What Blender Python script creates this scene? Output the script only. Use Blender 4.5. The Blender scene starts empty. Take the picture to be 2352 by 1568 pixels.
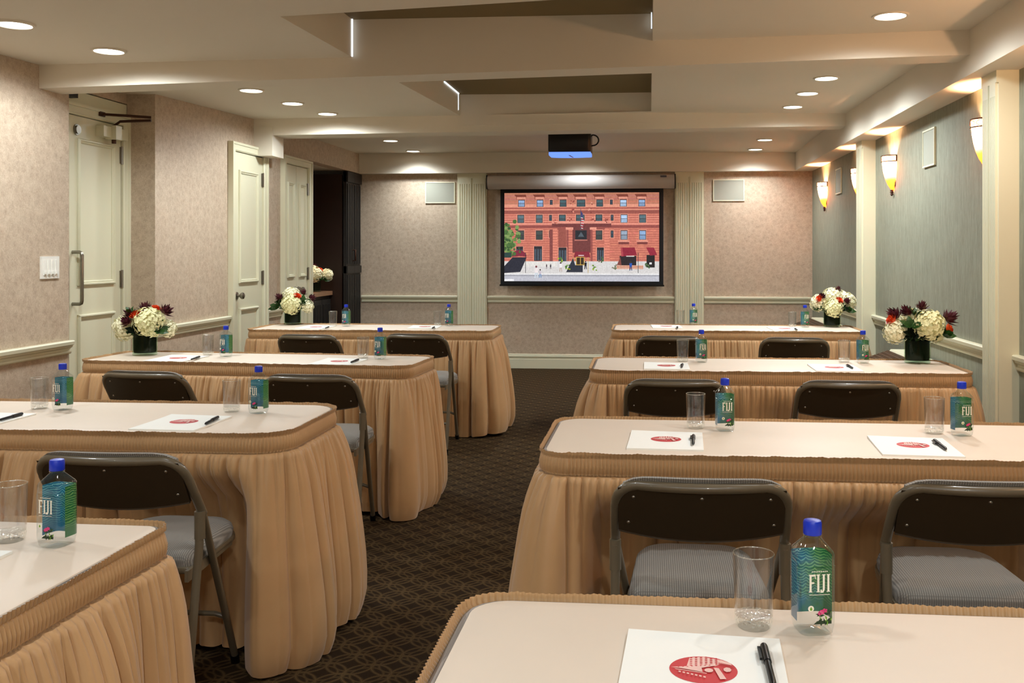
import bpy, math, random
import numpy as np
from mathutils import Vector, noise as mnoise
PI = math.pi
D = bpy.data
SC = bpy.context.scene
COL = SC.collection
EYE = 1.345
F_PX, CX, CY = 2200.0, 1299.0, 577.0
YAW = math.atan((1490 - CX) / F_PX)
CO, SI = math.cos(YAW), math.sin(YAW)
TOP = 0.76


def at(px, py, z=TOP):
    """point of the horizontal plane z under a pixel of the photograph"""
    d = F_PX * (EYE - z) / (py - CY)
    r = (px - CX) * d / F_PX
    return r * CO - d * SI, d * CO + r * SI


def lin(c):
    c = c / 255.0
    return c / 12.92 if c <= 0.04045 else ((c + 0.055) / 1.055) ** 2.4


def rgb(r, g, b):
    return (lin(r), lin(g), lin(b), 1.0)


# ------------------------------------------------------------------ materials
class NT:
    def __init__(self, name):
        self.m = D.materials.new(name)
        self.m.use_nodes = True
        self.t = self.m.node_tree
        self.t.nodes.clear()
        self.out = self.t.nodes.new('ShaderNodeOutputMaterial')

    def n(self, typ, **kw):
        nd = self.t.nodes.new(typ)
        for k, v in kw.items():
            if k.startswith('i_'):
                nd.inputs[k[2:].replace('_', ' ')].default_value = v
            else:
                setattr(nd, k, v)
        return nd

    def l(self, a, b):
        self.t.links.new(a, b)

    def math(self, op, a, b=None, clamp=False):
        nd = self.t.nodes.new('ShaderNodeMath')
        nd.operation = op
        nd.use_clamp = clamp
        for i, v in enumerate((a, b)):
            if v is None:
                continue
            if isinstance(v, (int, float)):
                nd.inputs[i].default_value = v
            else:
                self.l(v, nd.inputs[i])
        return nd.outputs[0]

    def mix(self, fac, a, b):
        nd = self.t.nodes.new('ShaderNodeMix')
        nd.data_type = 'RGBA'
        for sock, v in ((nd.inputs[0], fac), (nd.inputs[6], a), (nd.inputs[7], b)):
            if isinstance(v, (int, float, tuple)):
                sock.default_value = v
            else:
                self.l(v, sock)
        return nd.outputs[2]

    def surf(self, sock):
        self.l(sock, self.out.inputs['Surface'])
        return self.m

    def principled(self, color, rough=0.6, metal=0.0, sheen=0.0, spec=0.5, coat=0.0, bump=None, bstr=0.2, bdist=0.002):
        p = self.n('ShaderNodeBsdfPrincipled')
        if isinstance(color, tuple):
            p.inputs['Base Color'].default_value = color
        else:
            self.l(color, p.inputs['Base Color'])
        p.inputs['Roughness'].default_value = rough
        p.inputs['Metallic'].default_value = metal
        p.inputs['Specular IOR Level'].default_value = spec
        p.inputs['Sheen Weight'].default_value = sheen
        p.inputs['Coat Weight'].default_value = coat
        if bump is not None:
            b = self.n('ShaderNodeBump', i_Strength=bstr, i_Distance=bdist)
            self.l(bump, b.inputs['Height'])
            self.l(b.outputs[0], p.inputs['Normal'])
        return p.outputs[0]


def simple(name, c, rough=0.6, metal=0.0, var=0.06, scale=30.0, sheen=0.0, spec=0.5, coat=0.0, bstr=0.0):
    k = NT(name)
    tc = k.n('ShaderNodeTexCoord')
    nz = k.n('ShaderNodeTexNoise', i_Scale=scale, i_Detail=3.0)
    k.l(tc.outputs['Object'], nz.inputs['Vector'])
    dark = tuple(v * (1 - var) for v in c[:3]) + (1,)
    light = tuple(min(1, v * (1 + var)) for v in c[:3]) + (1,)
    col = k.mix(nz.outputs[0], dark, light)
    return k.surf(k.principled(col, rough, metal, sheen, spec, coat, nz.outputs[0] if bstr else None, bstr))


def emit(name, c, s):
    k = NT(name)
    e = k.n('ShaderNodeEmission', i_Color=c, i_Strength=s)
    return k.surf(e.outputs[0])


def wallpaper(name, a, b, stretch=(1, 1, 1), sc=60.0):
    k = NT(name)
    g = k.n('ShaderNodeNewGeometry')
    mp = k.n('ShaderNodeMapping')
    mp.inputs['Scale'].default_value = stretch
    k.l(g.outputs['Position'], mp.inputs['Vector'])
    n1 = k.n('ShaderNodeTexNoise', i_Scale=sc, i_Detail=4.0, i_Roughness=0.6, i_Distortion=1.2)
    n2 = k.n('ShaderNodeTexVoronoi', i_Scale=sc * 0.35)
    k.l(mp.outputs[0], n1.inputs['Vector'])
    k.l(mp.outputs[0], n2.inputs['Vector'])
    f = k.math('ADD', k.math('MULTIPLY', n1.outputs[0], 1.1), k.math('MULTIPLY', n2.outputs[0], 0.35))
    f = k.math('MULTIPLY', k.math('SUBTRACT', f, 0.38), 1.7, clamp=True)
    return k.surf(k.principled(k.mix(f, a, b), 0.62, spec=0.35, bump=f, bstr=0.15))


def carpet():
    k = NT('carpet_pattern')
    g = k.n('ShaderNodeNewGeometry')
    rot = k.n('ShaderNodeMapping')
    rot.inputs['Rotation'].default_value = (0, 0, math.radians(45))
    rot.inputs['Scale'].default_value = (9.5, 9.5, 1)
    k.l(g.outputs['Position'], rot.inputs['Vector'])
    sep = k.n('ShaderNodeSeparateXYZ')
    k.l(rot.outputs[0], sep.inputs[0])
    fx = k.math('FRACT', sep.outputs[0])
    fy = k.math('FRACT', sep.outputs[1])
    best = None
    for cx in (0, 1):
        for cy in (0, 1):
            dx = k.math('SUBTRACT', fx, float(cx))
            dy = k.math('SUBTRACT', fy, float(cy))
            dd = k.math('SQRT', k.math('ADD', k.math('MULTIPLY', dx, dx), k.math('MULTIPLY', dy, dy)))
            e = k.math('ABSOLUTE', k.math('SUBTRACT', dd, 0.74))
            e2 = k.math('ABSOLUTE', k.math('SUBTRACT', dd, 0.50))
            e = k.math('MINIMUM', e, k.math('ADD', e2, 0.012))
            best = e if best is None else k.math('MINIMUM', best, e)
    line = k.math('SUBTRACT', 1.0, k.math('DIVIDE', best, 0.075), clamp=True)
    wv = k.n('ShaderNodeTexNoise', i_Scale=260.0, i_Detail=2.0)
    k.l(g.outputs['Position'], wv.inputs['Vector'])
    thr = k.math('MULTIPLY', line, k.math('ADD', 0.35, k.math('MULTIPLY', wv.outputs[0], 1.1)), clamp=True)
    base = k.mix(wv.outputs[0], rgb(30, 20, 10), rgb(52, 38, 22))
    col = k.mix(k.math('MULTIPLY', thr, 0.8), base, rgb(96, 76, 48))
    return k.surf(k.principled(col, 0.95, spec=0.1, bump=wv.outputs[0], bstr=0.4, bdist=0.004))


def fabric(name, a, b, sx, sy, rough=0.85, sheen=0.2):
    k = NT(name)
    tc = k.n('ShaderNodeTexCoord')
    w1 = k.n('ShaderNodeTexWave', i_Scale=sx, i_Distortion=0.4)
    w1.bands_direction = 'X'
    w2 = k.n('ShaderNodeTexWave', i_Scale=sy, i_Distortion=0.4)
    w2.bands_direction = 'Y'
    k.l(tc.outputs['Object'], w1.inputs['Vector'])
    k.l(tc.outputs['Object'], w2.inputs['Vector'])
    f = k.math('MULTIPLY', w1.outputs[1], k.math('ADD', 0.4, k.math('MULTIPLY', w2.outputs[1], 0.6)))
    return k.surf(k.principled(k.mix(f, a, b), rough, sheen=sheen, spec=0.2, bump=f, bstr=0.3))


def satin(name, a, b):
    k = NT(name)
    tc = k.n('ShaderNodeTexCoord')
    nz = k.n('ShaderNodeTexNoise', i_Scale=6.0, i_Detail=4.0)
    k.l(tc.outputs['Object'], nz.inputs['Vector'])
    return k.surf(k.principled(k.mix(nz.outputs[0], a, b), 0.48, sheen=0.25, spec=0.35))


def thin_glass(name, tint, refl=0.18, tr=0.93, pw=3.5):
    k = NT(name)
    lw = k.n('ShaderNodeLayerWeight', i_Blend=0.5)
    t = k.n('ShaderNodeBsdfTransparent', i_Color=tuple(v * tr for v in tint[:3]) + (1,))
    gl = k.n('ShaderNodeBsdfGlossy', i_Roughness=0.03)
    gl.inputs['Color'].default_value = (1, 1, 1, 1)
    fac = k.math('ADD', k.math('MULTIPLY', k.math('POWER', lw.outputs['Facing'], pw), 0.7), refl * 0.25, clamp=True)
    mx = k.n('ShaderNodeMixShader')
    k.l(fac, mx.inputs[0])
    k.l(t.outputs[0], mx.inputs[1])
    k.l(gl.outputs[0], mx.inputs[2])
    return k.surf(mx.outputs[0])


def crystal(name):
    k = NT(name)
    tc = k.n('ShaderNodeTexCoord')
    nz = k.n('ShaderNodeTexVoronoi', i_Scale=160.0)
    k.l(tc.outputs['Object'], nz.inputs['Vector'])
    b = k.n('ShaderNodeBump', i_Strength=0.8, i_Distance=0.003)
    k.l(nz.outputs[0], b.inputs['Height'])
    gl = k.n('ShaderNodeBsdfGlossy', i_Roughness=0.06)
    gl.inputs['Color'].default_value = (0.95, 1, 0.98, 1)
    k.l(b.outputs[0], gl.inputs['Normal'])
    t = k.n('ShaderNodeBsdfTransparent')
    mx = k.n('ShaderNodeMixShader')
    mx.inputs[0].default_value = 0.35
    k.l(t.outputs[0], mx.inputs[1])
    k.l(gl.outputs[0], mx.inputs[2])
    return k.surf(mx.outputs[0])


def label_mat():
    k = NT('bottle_back_label')
    tc = k.n('ShaderNodeTexCoord')
    sep = k.n('ShaderNodeSeparateXYZ')
    k.l(tc.outputs['Object'], sep.inputs[0])
    wob = k.n('ShaderNodeTexNoise', i_Scale=55.0, i_Detail=2.0)
    k.l(tc.outputs['Object'], wob.inputs['Vector'])
    zz = k.math('ADD', sep.outputs[2], k.math('MULTIPLY', wob.outputs[0], 0.012))
    zig = k.math('ABSOLUTE', k.math('SINE', k.math('MULTIPLY', sep.outputs[0], 210.0)))
    w = k.math('SINE', k.math('MULTIPLY', k.math('ADD', zz, k.math('MULTIPLY', zig, 0.0035)), 1250.0))
    ln = k.math('MULTIPLY', k.math('SUBTRACT', w, 0.25), 2.2, clamp=True)
    hgt = k.math('MULTIPLY', k.math('SUBTRACT', sep.outputs[2], 0.034), 60.0, clamp=True)
    ln = k.math('MULTIPLY', ln, hgt)
    gx = k.math('ADD', 0.45, k.math('MULTIPLY', sep.outputs[0], 26.0))
    gx = k.math('ADD', gx, k.math('MULTIPLY', k.math('SUBTRACT', wob.outputs[0], 0.5), 1.6), clamp=True)
    base = k.mix(gx, rgb(0, 112, 150), rgb(14, 112, 62))
    lc = k.mix(gx, rgb(120, 200, 205), rgb(130, 190, 110))
    col = k.mix(k.math('MULTIPLY', ln, 0.75), base, lc)
    return k.surf(k.principled(col, 0.4))


def picture_mat():
    k = NT('projected_photo')
    a = k.n('ShaderNodeVertexColor')
    a.layer_name = 'tone'
    tc = k.n('ShaderNodeTexCoord')
    n1_ = k.n('ShaderNodeTexNoise', i_Scale=55.0, i_Detail=5.0, i_Roughness=0.75)
    k.l(tc.outputs['Object'], n1_.inputs['Vector'])
    e = k.n('ShaderNodeEmission')
    k.l(k.math('ADD', 0.55, k.math('MULTIPLY', n1_.outputs[0], 0.85)), e.inputs['Strength'])
    k.l(a.outputs[0], e.inputs[0])
    return k.surf(e.outputs[0])


def alabaster():
    k = NT('amber_alabaster_glass')
    tc = k.n('ShaderNodeTexCoord')
    sep = k.n('ShaderNodeSeparateXYZ')
    k.l(tc.outputs['Object'], sep.inputs[0])
    nz = k.n('ShaderNodeTexNoise', i_Scale=14.0, i_Detail=4.0)
    k.l(tc.outputs['Object'], nz.inputs['Vector'])
    f = k.math('MULTIPLY', k.math('ADD', k.math('SUBTRACT', sep.outputs[2], 0.12), k.math('MULTIPLY', nz.outputs[0], 0.03)), 7.0, clamp=True)
    col = k.mix(f, rgb(208, 98, 36), rgb(250, 214, 168))
    tr = k.n('ShaderNodeBsdfTranslucent')
    k.l(col, tr.inputs[0])
    df = k.n('ShaderNodeBsdfPrincipled', i_Roughness=0.35)
    k.l(col, df.inputs['Base Color'])
    mx = k.n('ShaderNodeMixShader')
    mx.inputs[0].default_value = 0.3
    k.l(tr.outputs[0], mx.inputs[1])
    k.l(df.outputs[0], mx.inputs[2])
    return k.surf(mx.outputs[0])


M = {}
M['paper_beige'] = wallpaper('beige_damask_wallpaper', rgb(168, 147, 126), rgb(202, 184, 162), sc=70)
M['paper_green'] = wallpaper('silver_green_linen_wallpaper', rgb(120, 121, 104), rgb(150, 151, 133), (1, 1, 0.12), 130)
M['trim'] = simple('cream_paint', rgb(222, 218, 190), 0.42, var=0.02, scale=5)
M['ceil'] = simple('ceiling_paint', rgb(222, 213, 196), 0.7, var=0.015, scale=3)
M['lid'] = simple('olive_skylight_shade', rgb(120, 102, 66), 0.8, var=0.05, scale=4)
M['carpet'] = carpet()
M['skirt'] = satin('tan_satin', rgb(182, 142, 97), rgb(204, 162, 114))
M['top'] = simple('beige_table_cloth', rgb(232, 216, 198), 0.5, var=0.03, scale=7, spec=0.3)
M['edge'] = simple('grey_vinyl_edge', rgb(130, 122, 115), 0.45)
M['chair'] = simple('brown_enamelled_steel', rgb(104, 94, 76), 0.3, metal=0.0, var=0.04, coat=0.3)
M['pan'] = simple('dark_brown_steel', rgb(56, 45, 31), 0.42, var=0.04)
M['seat'] = fabric('grey_seat_fabric', rgb(110, 106, 100), rgb(160, 156, 148), 55, 90)
M['screw'] = simple('zinc_screw', rgb(150, 145, 135), 0.3, metal=0.9)
M['chrome'] = simple('brushed_steel', rgb(150, 145, 135), 0.3, metal=1.0)
M['black'] = simple('black_plastic', rgb(10, 9, 9), 0.35, var=0.1, spec=0.3)
M['border'] = simple('black_screen_border', rgb(10, 11, 18), 0.8, var=0.1)
M['housing'] = simple('white_screen_case', rgb(190, 184, 180), 0.35, var=0.02)
M['badge'] = simple('dark_blue_badge', rgb(70, 70, 85), 0.4)
M['darkwood'] = simple('ebony_wood', rgb(34, 30, 27), 0.5, var=0.15, scale=12)
M['nichewood'] = simple('dark_walnut_panel', rgb(44, 26, 17), 0.45, var=0.15, scale=12)
M['stone'] = simple('brown_stone_counter', rgb(150, 112, 84), 0.3, var=0.2, scale=40)
M['white_plastic'] = simple('white_plastic', rgb(238, 236, 228), 0.35, var=0.01)
M['speaker'] = simple('pale_grille_cloth', rgb(158, 158, 144), 0.7, var=0.03, scale=200)
M['paper'] = simple('white_paper', rgb(250, 250, 244), 0.7, var=0.01)
M['red'] = simple('red_print', rgb(205, 60, 64), 0.6, var=0.05)
M['pink'] = simple('pale_pink_print', rgb(240, 196, 186), 0.6, var=0.05)
M['glass'] = thin_glass('clear_glass', (1, 1, 1))
M['pet'] = thin_glass('clear_bottle_plastic', (0.98, 1, 1), 0.2)
M['crystal'] = crystal('thick_crystal_base')
M['cap'] = simple('blue_cap_plastic', rgb(4, 46, 190), 0.35, var=0.03)
M['label'] = label_mat()
M['letter'] = simple('cream_lettering', rgb(240, 232, 214), 0.5, var=0.02)
M['petalpink'] = simple('pink_flower_print', rgb(222, 50, 120), 0.5, var=0.2, scale=300)
M['leafprint'] = simple('dark_leaf_print', rgb(28, 52, 22), 0.5, var=0.3, scale=300)
M['limeprint'] = simple('lime_print', rgb(110, 160, 40), 0.5, var=0.2, scale=300)
M['hydr'] = simple('cream_hydrangea', rgb(240, 236, 200), 0.6, var=0.12, scale=45)
M['hydr2'] = simple('greenish_hydrangea', rgb(234, 231, 180), 0.6, var=0.14, scale=45)
M['burg'] = simple('burgundy_petal', rgb(78, 22, 34), 0.5, var=0.3, scale=40)
M['orange'] = simple('orange_rose', rgb(226, 74, 18), 0.5, var=0.25, scale=60)
M['leaf'] = simple('green_leaf', rgb(38, 74, 24), 0.4, var=0.3, scale=30)
M['darkleaf'] = simple('dark_leaf_lining', rgb(10, 20, 7), 0.8, var=0.5, scale=30, spec=0.1)
M['vase'] = thin_glass('vase_glass', (0.9, 1, 0.92), 0.04, 0.9, 6.0)
M['iron'] = simple('rubbed_bronze', rgb(70, 42, 28), 0.5, metal=0.6, var=0.2)
M['amber'] = alabaster()
M['lamp'] = emit('lamp_lens', (1.0, 0.96, 0.86, 1), 9.0)
M['gap'] = emit('daylight_gap', (0.85, 0.93, 1.0, 1), 1.3)
M['blueglow'] = emit('blue_status_light', (0.16, 0.30, 1.0, 1), 1.25)
M['blueline'] = simple('blue_seam', rgb(20, 50, 120), 0.4)
M['grille'] = simple('brown_wire_grille', rgb(120, 96, 76), 0.5, metal=0.3)
M['darkgrey'] = simple('dark_void', rgb(18, 14, 12), 0.9)
M['picture'] = picture_mat()


# ------------------------------------------------------------------ mesh builder
class MB:
    def __init__(self):
        self.v, self.f, self.mi = [], [], []

    def add(self, vs, fs, mi=0):
        o = len(self.v)
        self.v.extend([tuple(p) for p in vs])
        for f in fs:
            self.f.append(tuple(i + o for i in f))
            self.mi.append(mi)
        return self

    def hexa(self, p, mi=0):
        # p: 4 bottom points CCW, 4 top points
        return self.add(p, [(3, 2, 1, 0), (4, 5, 6, 7), (0, 1, 5, 4), (1, 2, 6, 5), (2, 3, 7, 6), (3, 0, 4, 7)], mi)

    def box(self, x0, x1, y0, y1, z0, z1, mi=0):
        return self.hexa([(x0, y0, z0), (x1, y0, z0), (x1, y1, z0), (x0, y1, z0),
                          (x0, y0, z1), (x1, y0, z1), (x1, y1, z1), (x0, y1, z1)], mi)

    def rbox(self, x0, x1, y0, y1, z0, z1, r=0.01, n=3, mi=0, bev=0.0):
        """box with rounded vertical corners"""
        pts = rrect(x0, x1, y0, y1, r, n)
        return self.prism(pts, z0, z1, mi, bev)

    def prism(self, pts, z0, z1, mi=0, bev=0.0):
        n = len(pts)
        cx = sum(p[0] for p in pts) / n
        cy = sum(p[1] for p in pts) / n
        rings = [(z0, 0), (z1, 0)] if not bev else [(z0, bev), (z0 + bev, 0), (z1 - bev, 0), (z1 - bev * 0.3, bev * 0.3), (z1, bev)]
        vs = []
        for z, ins in rings:
            for x, y in pts:
                dx, dy = x - cx, y - cy
                L = math.hypot(dx, dy) or 1
                vs.append((x - dx / L * ins, y - dy / L * ins, z))
        fs = [tuple(reversed(range(n))), tuple(range((len(rings) - 1) * n, len(rings) * n))]
        for k in range(len(rings) - 1):
            for i in range(n):
                j = (i + 1) % n
                fs.append((k * n + i, k * n + j, (k + 1) * n + j, (k + 1) * n + i))
        return self.add(vs, fs, mi)

    def tube(self, path, r, n=10, mi=0, closed=False):
        P = [Vector(p) for p in path]
        m = len(P)
        rr = r if isinstance(r, (list, tuple)) else [r] * m
        T = []
        for i in range(m):
            a = P[i - 1] if (i > 0 or closed) else P[i]
            b = P[(i + 1) % m] if (i < m - 1 or closed) else P[i]
            T.append((b - a).normalized())
        up = Vector((0, 0, 1)) if abs(T[0].z) < 0.9 else Vector((1, 0, 0))
        nrm = (up - T[0] * up.dot(T[0])).normalized()
        vs = []
        for i in range(m):
            nrm = (nrm - T[i] * nrm.dot(T[i])).normalized()
            bi = T[i].cross(nrm)
            for k in range(n):
                a = 2 * PI * k / n
                vs.append(P[i] + (nrm * math.cos(a) + bi * math.sin(a)) * rr[i])
        fs = []
        for i in range(m if closed else m - 1):
            i2 = (i + 1) % m
            for k in range(n):
                k2 = (k + 1) % n
                fs.append((i * n + k, i * n + k2, i2 * n + k2, i2 * n + k))
        if not closed:
            fs.append(tuple(reversed(range(n))))
            fs.append(tuple(range((m - 1) * n, m * n)))
        return self.add(vs, fs, mi)

    def lathe(self, prof, n=24, c=(0, 0), mi=0, a0=0.0, a1=2 * PI, cap=True):
        full = abs(a1 - a0 - 2 * PI) < 1e-6
        cols = n if full else n + 1
        vs = []
        for r, z in prof:
            for k in range(cols):
                a = a0 + (a1 - a0) * k / n
                vs.append((c[0] + r * math.cos(a), c[1] + r * math.sin(a), z))
        fs = []
        for i in range(len(prof) - 1):
            for k in range(n):
                k2 = (k + 1) % cols
                fs.append((i * cols + k, i * cols + k2, (i + 1) * cols + k2, (i + 1) * cols + k))
        if cap and full:
            fs.append(tuple(reversed(range(cols))))
            fs.append(tuple(range((len(prof) - 1) * cols, len(prof) * cols)))
        return self.add(vs, fs, mi)

    def sweep(self, prof, p0, p1, out, mi=0):
        """profile [(outwards, z)] swept along a straight line p0 to p1 (xy); out = unit xy"""
        vs = []
        for p in (p0, p1):
            for o, z in prof:
                vs.append((p[0] + out[0] * o, p[1] + out[1] * o, z))
        n = len(prof)
        fs = [(i, (i + 1) % n, n + (i + 1) % n, n + i) for i in range(n)]
        fs += [tuple(range(n)), tuple(range(n, 2 * n))]
        return self.add(vs, fs, mi)

    def build(self, name, mats, parent=None, smooth=None, loc=None):
        me = D.meshes.new(name)
        me.from_pydata(self.v, [], self.f)
        if not isinstance(mats, (list, tuple)):
            mats = [mats]
        for m in mats:
            me.materials.append(M[m] if isinstance(m, str) else m)
        if len(mats) > 1:
            me.polygons.foreach_set('material_index', self.mi)
        me.update()
        import bmesh
        bm = bmesh.new()
        bm.from_mesh(me)
        bmesh.ops.recalc_face_normals(bm, faces=bm.faces)
        bm.to_mesh(me)
        bm.free()
        if smooth is not None:
            me.polygons.foreach_set('use_smooth', [True] * len(me.polygons))
            me.set_sharp_from_angle(angle=math.radians(smooth))
        o = D.objects.new(name, me)
        COL.objects.link(o)
        if parent is not None:
            o.parent = parent
        if loc is not None:
            o.location = loc
        return o


def rrect(x0, x1, y0, y1, r, n=4):
    pts = []
    for cx, cy, a in ((x1 - r, y0 + r, -PI / 2), (x1 - r, y1 - r, 0), (x0 + r, y1 - r, PI / 2), (x0 + r, y0 + r, PI)):
        for k in range(n + 1):
            t = a + PI / 2 * k / n
            pts.append((cx + r * math.cos(t), cy + r * math.sin(t)))
    return pts


def tag(o, label=None, cat=None, group=None, kind=None):
    if label:
        o['label'] = label
    if cat:
        o['category'] = cat
    if group:
        o['group'] = group
    if kind:
        o['kind'] = kind
    return o


def thing(name, label, cat, loc=(0, 0, 0), rz=0.0, group=None, kind=None):
    o = D.objects.new(name, None)
    o.empty_display_size = 0.1
    COL.objects.link(o)
    o.location = loc
    o.rotation_euler = (0, 0, rz)
    return tag(o, label, cat, group, kind)


def dup(root, loc, rz, label, group=None):
    r = root.copy()
    COL.objects.link(r)
    r.location = loc
    r.rotation_euler = (0, 0, rz)
    r['label'] = label
    if group:
        r['group'] = group
    for ch in list(root.children):
        c = ch.copy()
        COL.objects.link(c)
        c.parent = r
        for g in list(ch.children):
            d = g.copy()
            COL.objects.link(d)
            d.parent = c
    return r


def struct(mb, name, mat, label, cat, smooth=None):
    return tag(mb.build(name, mat, smooth=smooth), label, cat, None, 'structure')


# ------------------------------------------------------------------ the room
XL, XR, YB = -3.34, 1.83, 10.95
XS = 1.6285
ZB = 2.245           # soffit and back beam underside
YF = -2.6

# ceiling height field (the old ceiling sags towards the near left)
CXS = [XL, -1.58, 0.02, XS]
CYS = [4.0, 5.0, 7.95, 10.84]
CH = [[1.000, 1.010, 1.070, 1.130], [1.025, 1.0375, 1.098, 1.127], [1.125, 1.142, 1.158, 1.144], [1.129, 1.13, 1.12, 1.10]]


def ceil_z(x, y):
    x = min(max(x, CXS[0]), CXS[-1])
    y = min(max(y, CYS[0]), CYS[-1])
    i = max(k for k in range(3) if CXS[k] <= x + 1e-9)
    j = max(k for k in range(3) if CYS[k] <= y + 1e-9)
    u = (x - CXS[i]) / (CXS[i + 1] - CXS[i])
    w = (y - CYS[j]) / (CYS[j + 1] - CYS[j])
    a = CH[j][i] * (1 - u) + CH[j][i + 1] * u
    b = CH[j + 1][i] * (1 - u) + CH[j + 1][i + 1] * u
    return EYE + a * (1 - w) + b * w


mb = MB()
mb.box(-4.3, XR + 0.1, YF, YB + 0.1, -0.1, 0)
struct(mb, 'floor', 'carpet', 'dark brown carpet with interlaced leaf pattern', 'floor')

mb = MB()
gx = [-3.62, XL, -1.58, 0.02, XR + 0.1]
gy = [YF, 4.0, 5.0, 5.2, 7.95, 10.84, YB + 0.1]
fx = sorted(set(gx + [-2.4, -0.8, 0.8, XS]))
fy = sorted(set(gy + [1.0, 2.5, 6.0, 7.0, 9.0, 10.0]))


def hole(x, y):
    return -1.58 < x < 0.02 and (4.0 < y < 5.2 or 5.2 < y < 7.95)


for i in range(len(fx) - 1):
    for j in range(len(fy) - 1):
        mx_, my_ = (fx[i] + fx[i + 1]) / 2, (fy[j] + fy[j + 1]) / 2
        if hole(mx_, my_):
            continue
        q = [(fx[i], fy[j]), (fx[i + 1], fy[j]), (fx[i + 1], fy[j + 1]), (fx[i], fy[j + 1])]
        mb.add([(x, y, ceil_z(x, y)) for x, y in q], [(0, 1, 2, 3)])
# skylight wells
for (y0, y1, zt) in ((4.0, 5.02, 2.585), (5.19, 7.97, 2.662)):
    x0, x1 = -1.58, 0.02
    for (ax, ay, bx, by) in ((x0, y0, x1, y0), (x1, y0, x1, y1), (x1, y1, x0, y1), (x0, y1, x0, y0)):
        mb.add([(ax, ay, ceil_z(ax, ay)), (bx, by, ceil_z(bx, by)), (bx, by, zt + 0.05), (ax, ay, zt + 0.05)], [(0, 1, 2, 3)])
ceil_o = struct(mb, 'ceiling', 'ceil', 'cream painted ceiling with two recessed skylight wells', 'ceiling')
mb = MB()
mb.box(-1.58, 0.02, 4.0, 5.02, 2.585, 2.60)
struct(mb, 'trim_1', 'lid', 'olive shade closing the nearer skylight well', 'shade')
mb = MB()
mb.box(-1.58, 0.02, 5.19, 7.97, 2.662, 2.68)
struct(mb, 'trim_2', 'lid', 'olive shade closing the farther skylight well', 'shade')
mb = MB()
mb.box(-1.578, -1.571, 4.985, 4.992, ceil_z(-1.58, 5), 2.583)
mb.box(0.012, 0.017, 4.985, 4.992, 2.50, 2.583)
struct(mb, 'trim_3', 'gap', 'bright daylight gap in the corner of the nearer skylight well', 'light gap')
mb = MB()
mb.box(-1.578, -1.570, 7.30, 7.86, 2.652, 2.661)
mb.box(-1.578, -1.574, 7.855, 7.862, 2.52, 2.66)
struct(mb, 'trim_4', 'gap', 'bright daylight gap along the farther skylight well', 'light gap')

# beams
mb = MB()
mb.hexa([(XL, 4.998, 2.241), (XS + 0.01, 5.03, 2.345), (XS + 0.01, 5.23, 2.345), (XL, 5.20, 2.241),
         (XL, 4.998, 2.43), (XS + 0.01, 5.03, 2.55), (XS + 0.01, 5.23, 2.55), (XL, 5.20, 2.43)])
mb.hexa([(-1.58, 5.009, 2.36), (0.02, 5.021, 2.38), (0.02, 5.19, 2.38), (-1.58, 5.19, 2.36),
         (-1.58, 5.009, 2.64), (0.02, 5.021, 2.64), (0.02, 5.19, 2.64), (-1.58, 5.19, 2.64)])
struct(mb, 'trim_5', 'ceil', 'nearer ceiling beam crossing the room', 'beam')
mb = MB()
mb.hexa([(XL, 7.87, 2.328), (XS + 0.01, 8.10, 2.384), (XS + 0.01, 8.35, 2.384), (XL, 8.14, 2.328),
         (XL, 7.87, 2.52), (XS + 0.01, 8.10, 2.54), (XS + 0.01, 8.35, 2.54), (XL, 8.14, 2.52)])
mb.hexa([(-1.58, 7.94, 2.40), (0.02, 8.02, 2.42), (0.02, 8.2, 2.42), (-1.58, 8.2, 2.40),
         (-1.58, 7.94, 2.68), (0.02, 8.02, 2.68), (0.02, 8.2, 2.68), (-1.58, 8.2, 2.68)])
mb.box(XL, -3.177, 7.868, 8.12, 2.155, 2.40)
struct(mb, 'trim_6', 'ceil', 'farther ceiling beam with a boxed drop at the left wall', 'beam')
mb = MB()
mb.box(XL, XS, 10.84, YB, ZB - 0.002, 2.56)
struct(mb, 'trim_7', 'ceil', 'boxed beam along the top of the screen wall', 'beam')
mb = MB()
mb.box(XS, XR + 0.05, YF, YB + 0.02, ZB, 2.56)
struct(mb, 'trim_8', 'ceil', 'boxed soffit running along the right wall', 'soffit')

# walls
mb = MB()
mb.box(XL - 0.09, XL, YF, 5.27, 0, 2.62)
mb.box(-3.70, -3.575, 4.85, 6.30, 0, 2.62)            # back of the door recess (behind leaf)
mb.box(-3.58, XL - 0.09, 4.85, 4.95, 0, 2.62)
mb.box(-3.62, XL, 6.24, 7.37, 0, 2.62)
mb.box(-3.575, -3.54, 4.95, 6.24, 2.34, 2.62)
mb.box(XL - 0.12, XL, 7.37, 8.09, 2.20, 2.62)
mb.box(XL - 0.12, XL, 8.09, 8.46, 0, 2.62)
mb.box(XL - 0.12, XL, 8.46, 9.19, 2.20, 2.62)
mb.box(XL - 0.12, XL, 9.19, YB, ZB, 2.62)
struct(mb, 'wall_left', 'paper_beige', 'left wall papered in beige damask', 'wall')
mb = MB()
mb.box(-4.3, XR + 0.1, YB, YB + 0.1, 0, 2.62)
struct(mb, 'wall_back', 'paper_beige', 'screen wall papered in beige damask', 'wall')
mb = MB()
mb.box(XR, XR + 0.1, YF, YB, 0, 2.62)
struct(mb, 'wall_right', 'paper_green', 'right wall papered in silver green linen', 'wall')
mb = MB()
mb.box(-4.3, XR + 0.1, YF - 0.1, YF, 0, 2.62)
struct(mb, 'wall_front', 'paper_beige', 'beige papered wall behind the camera', 'wall')

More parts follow.
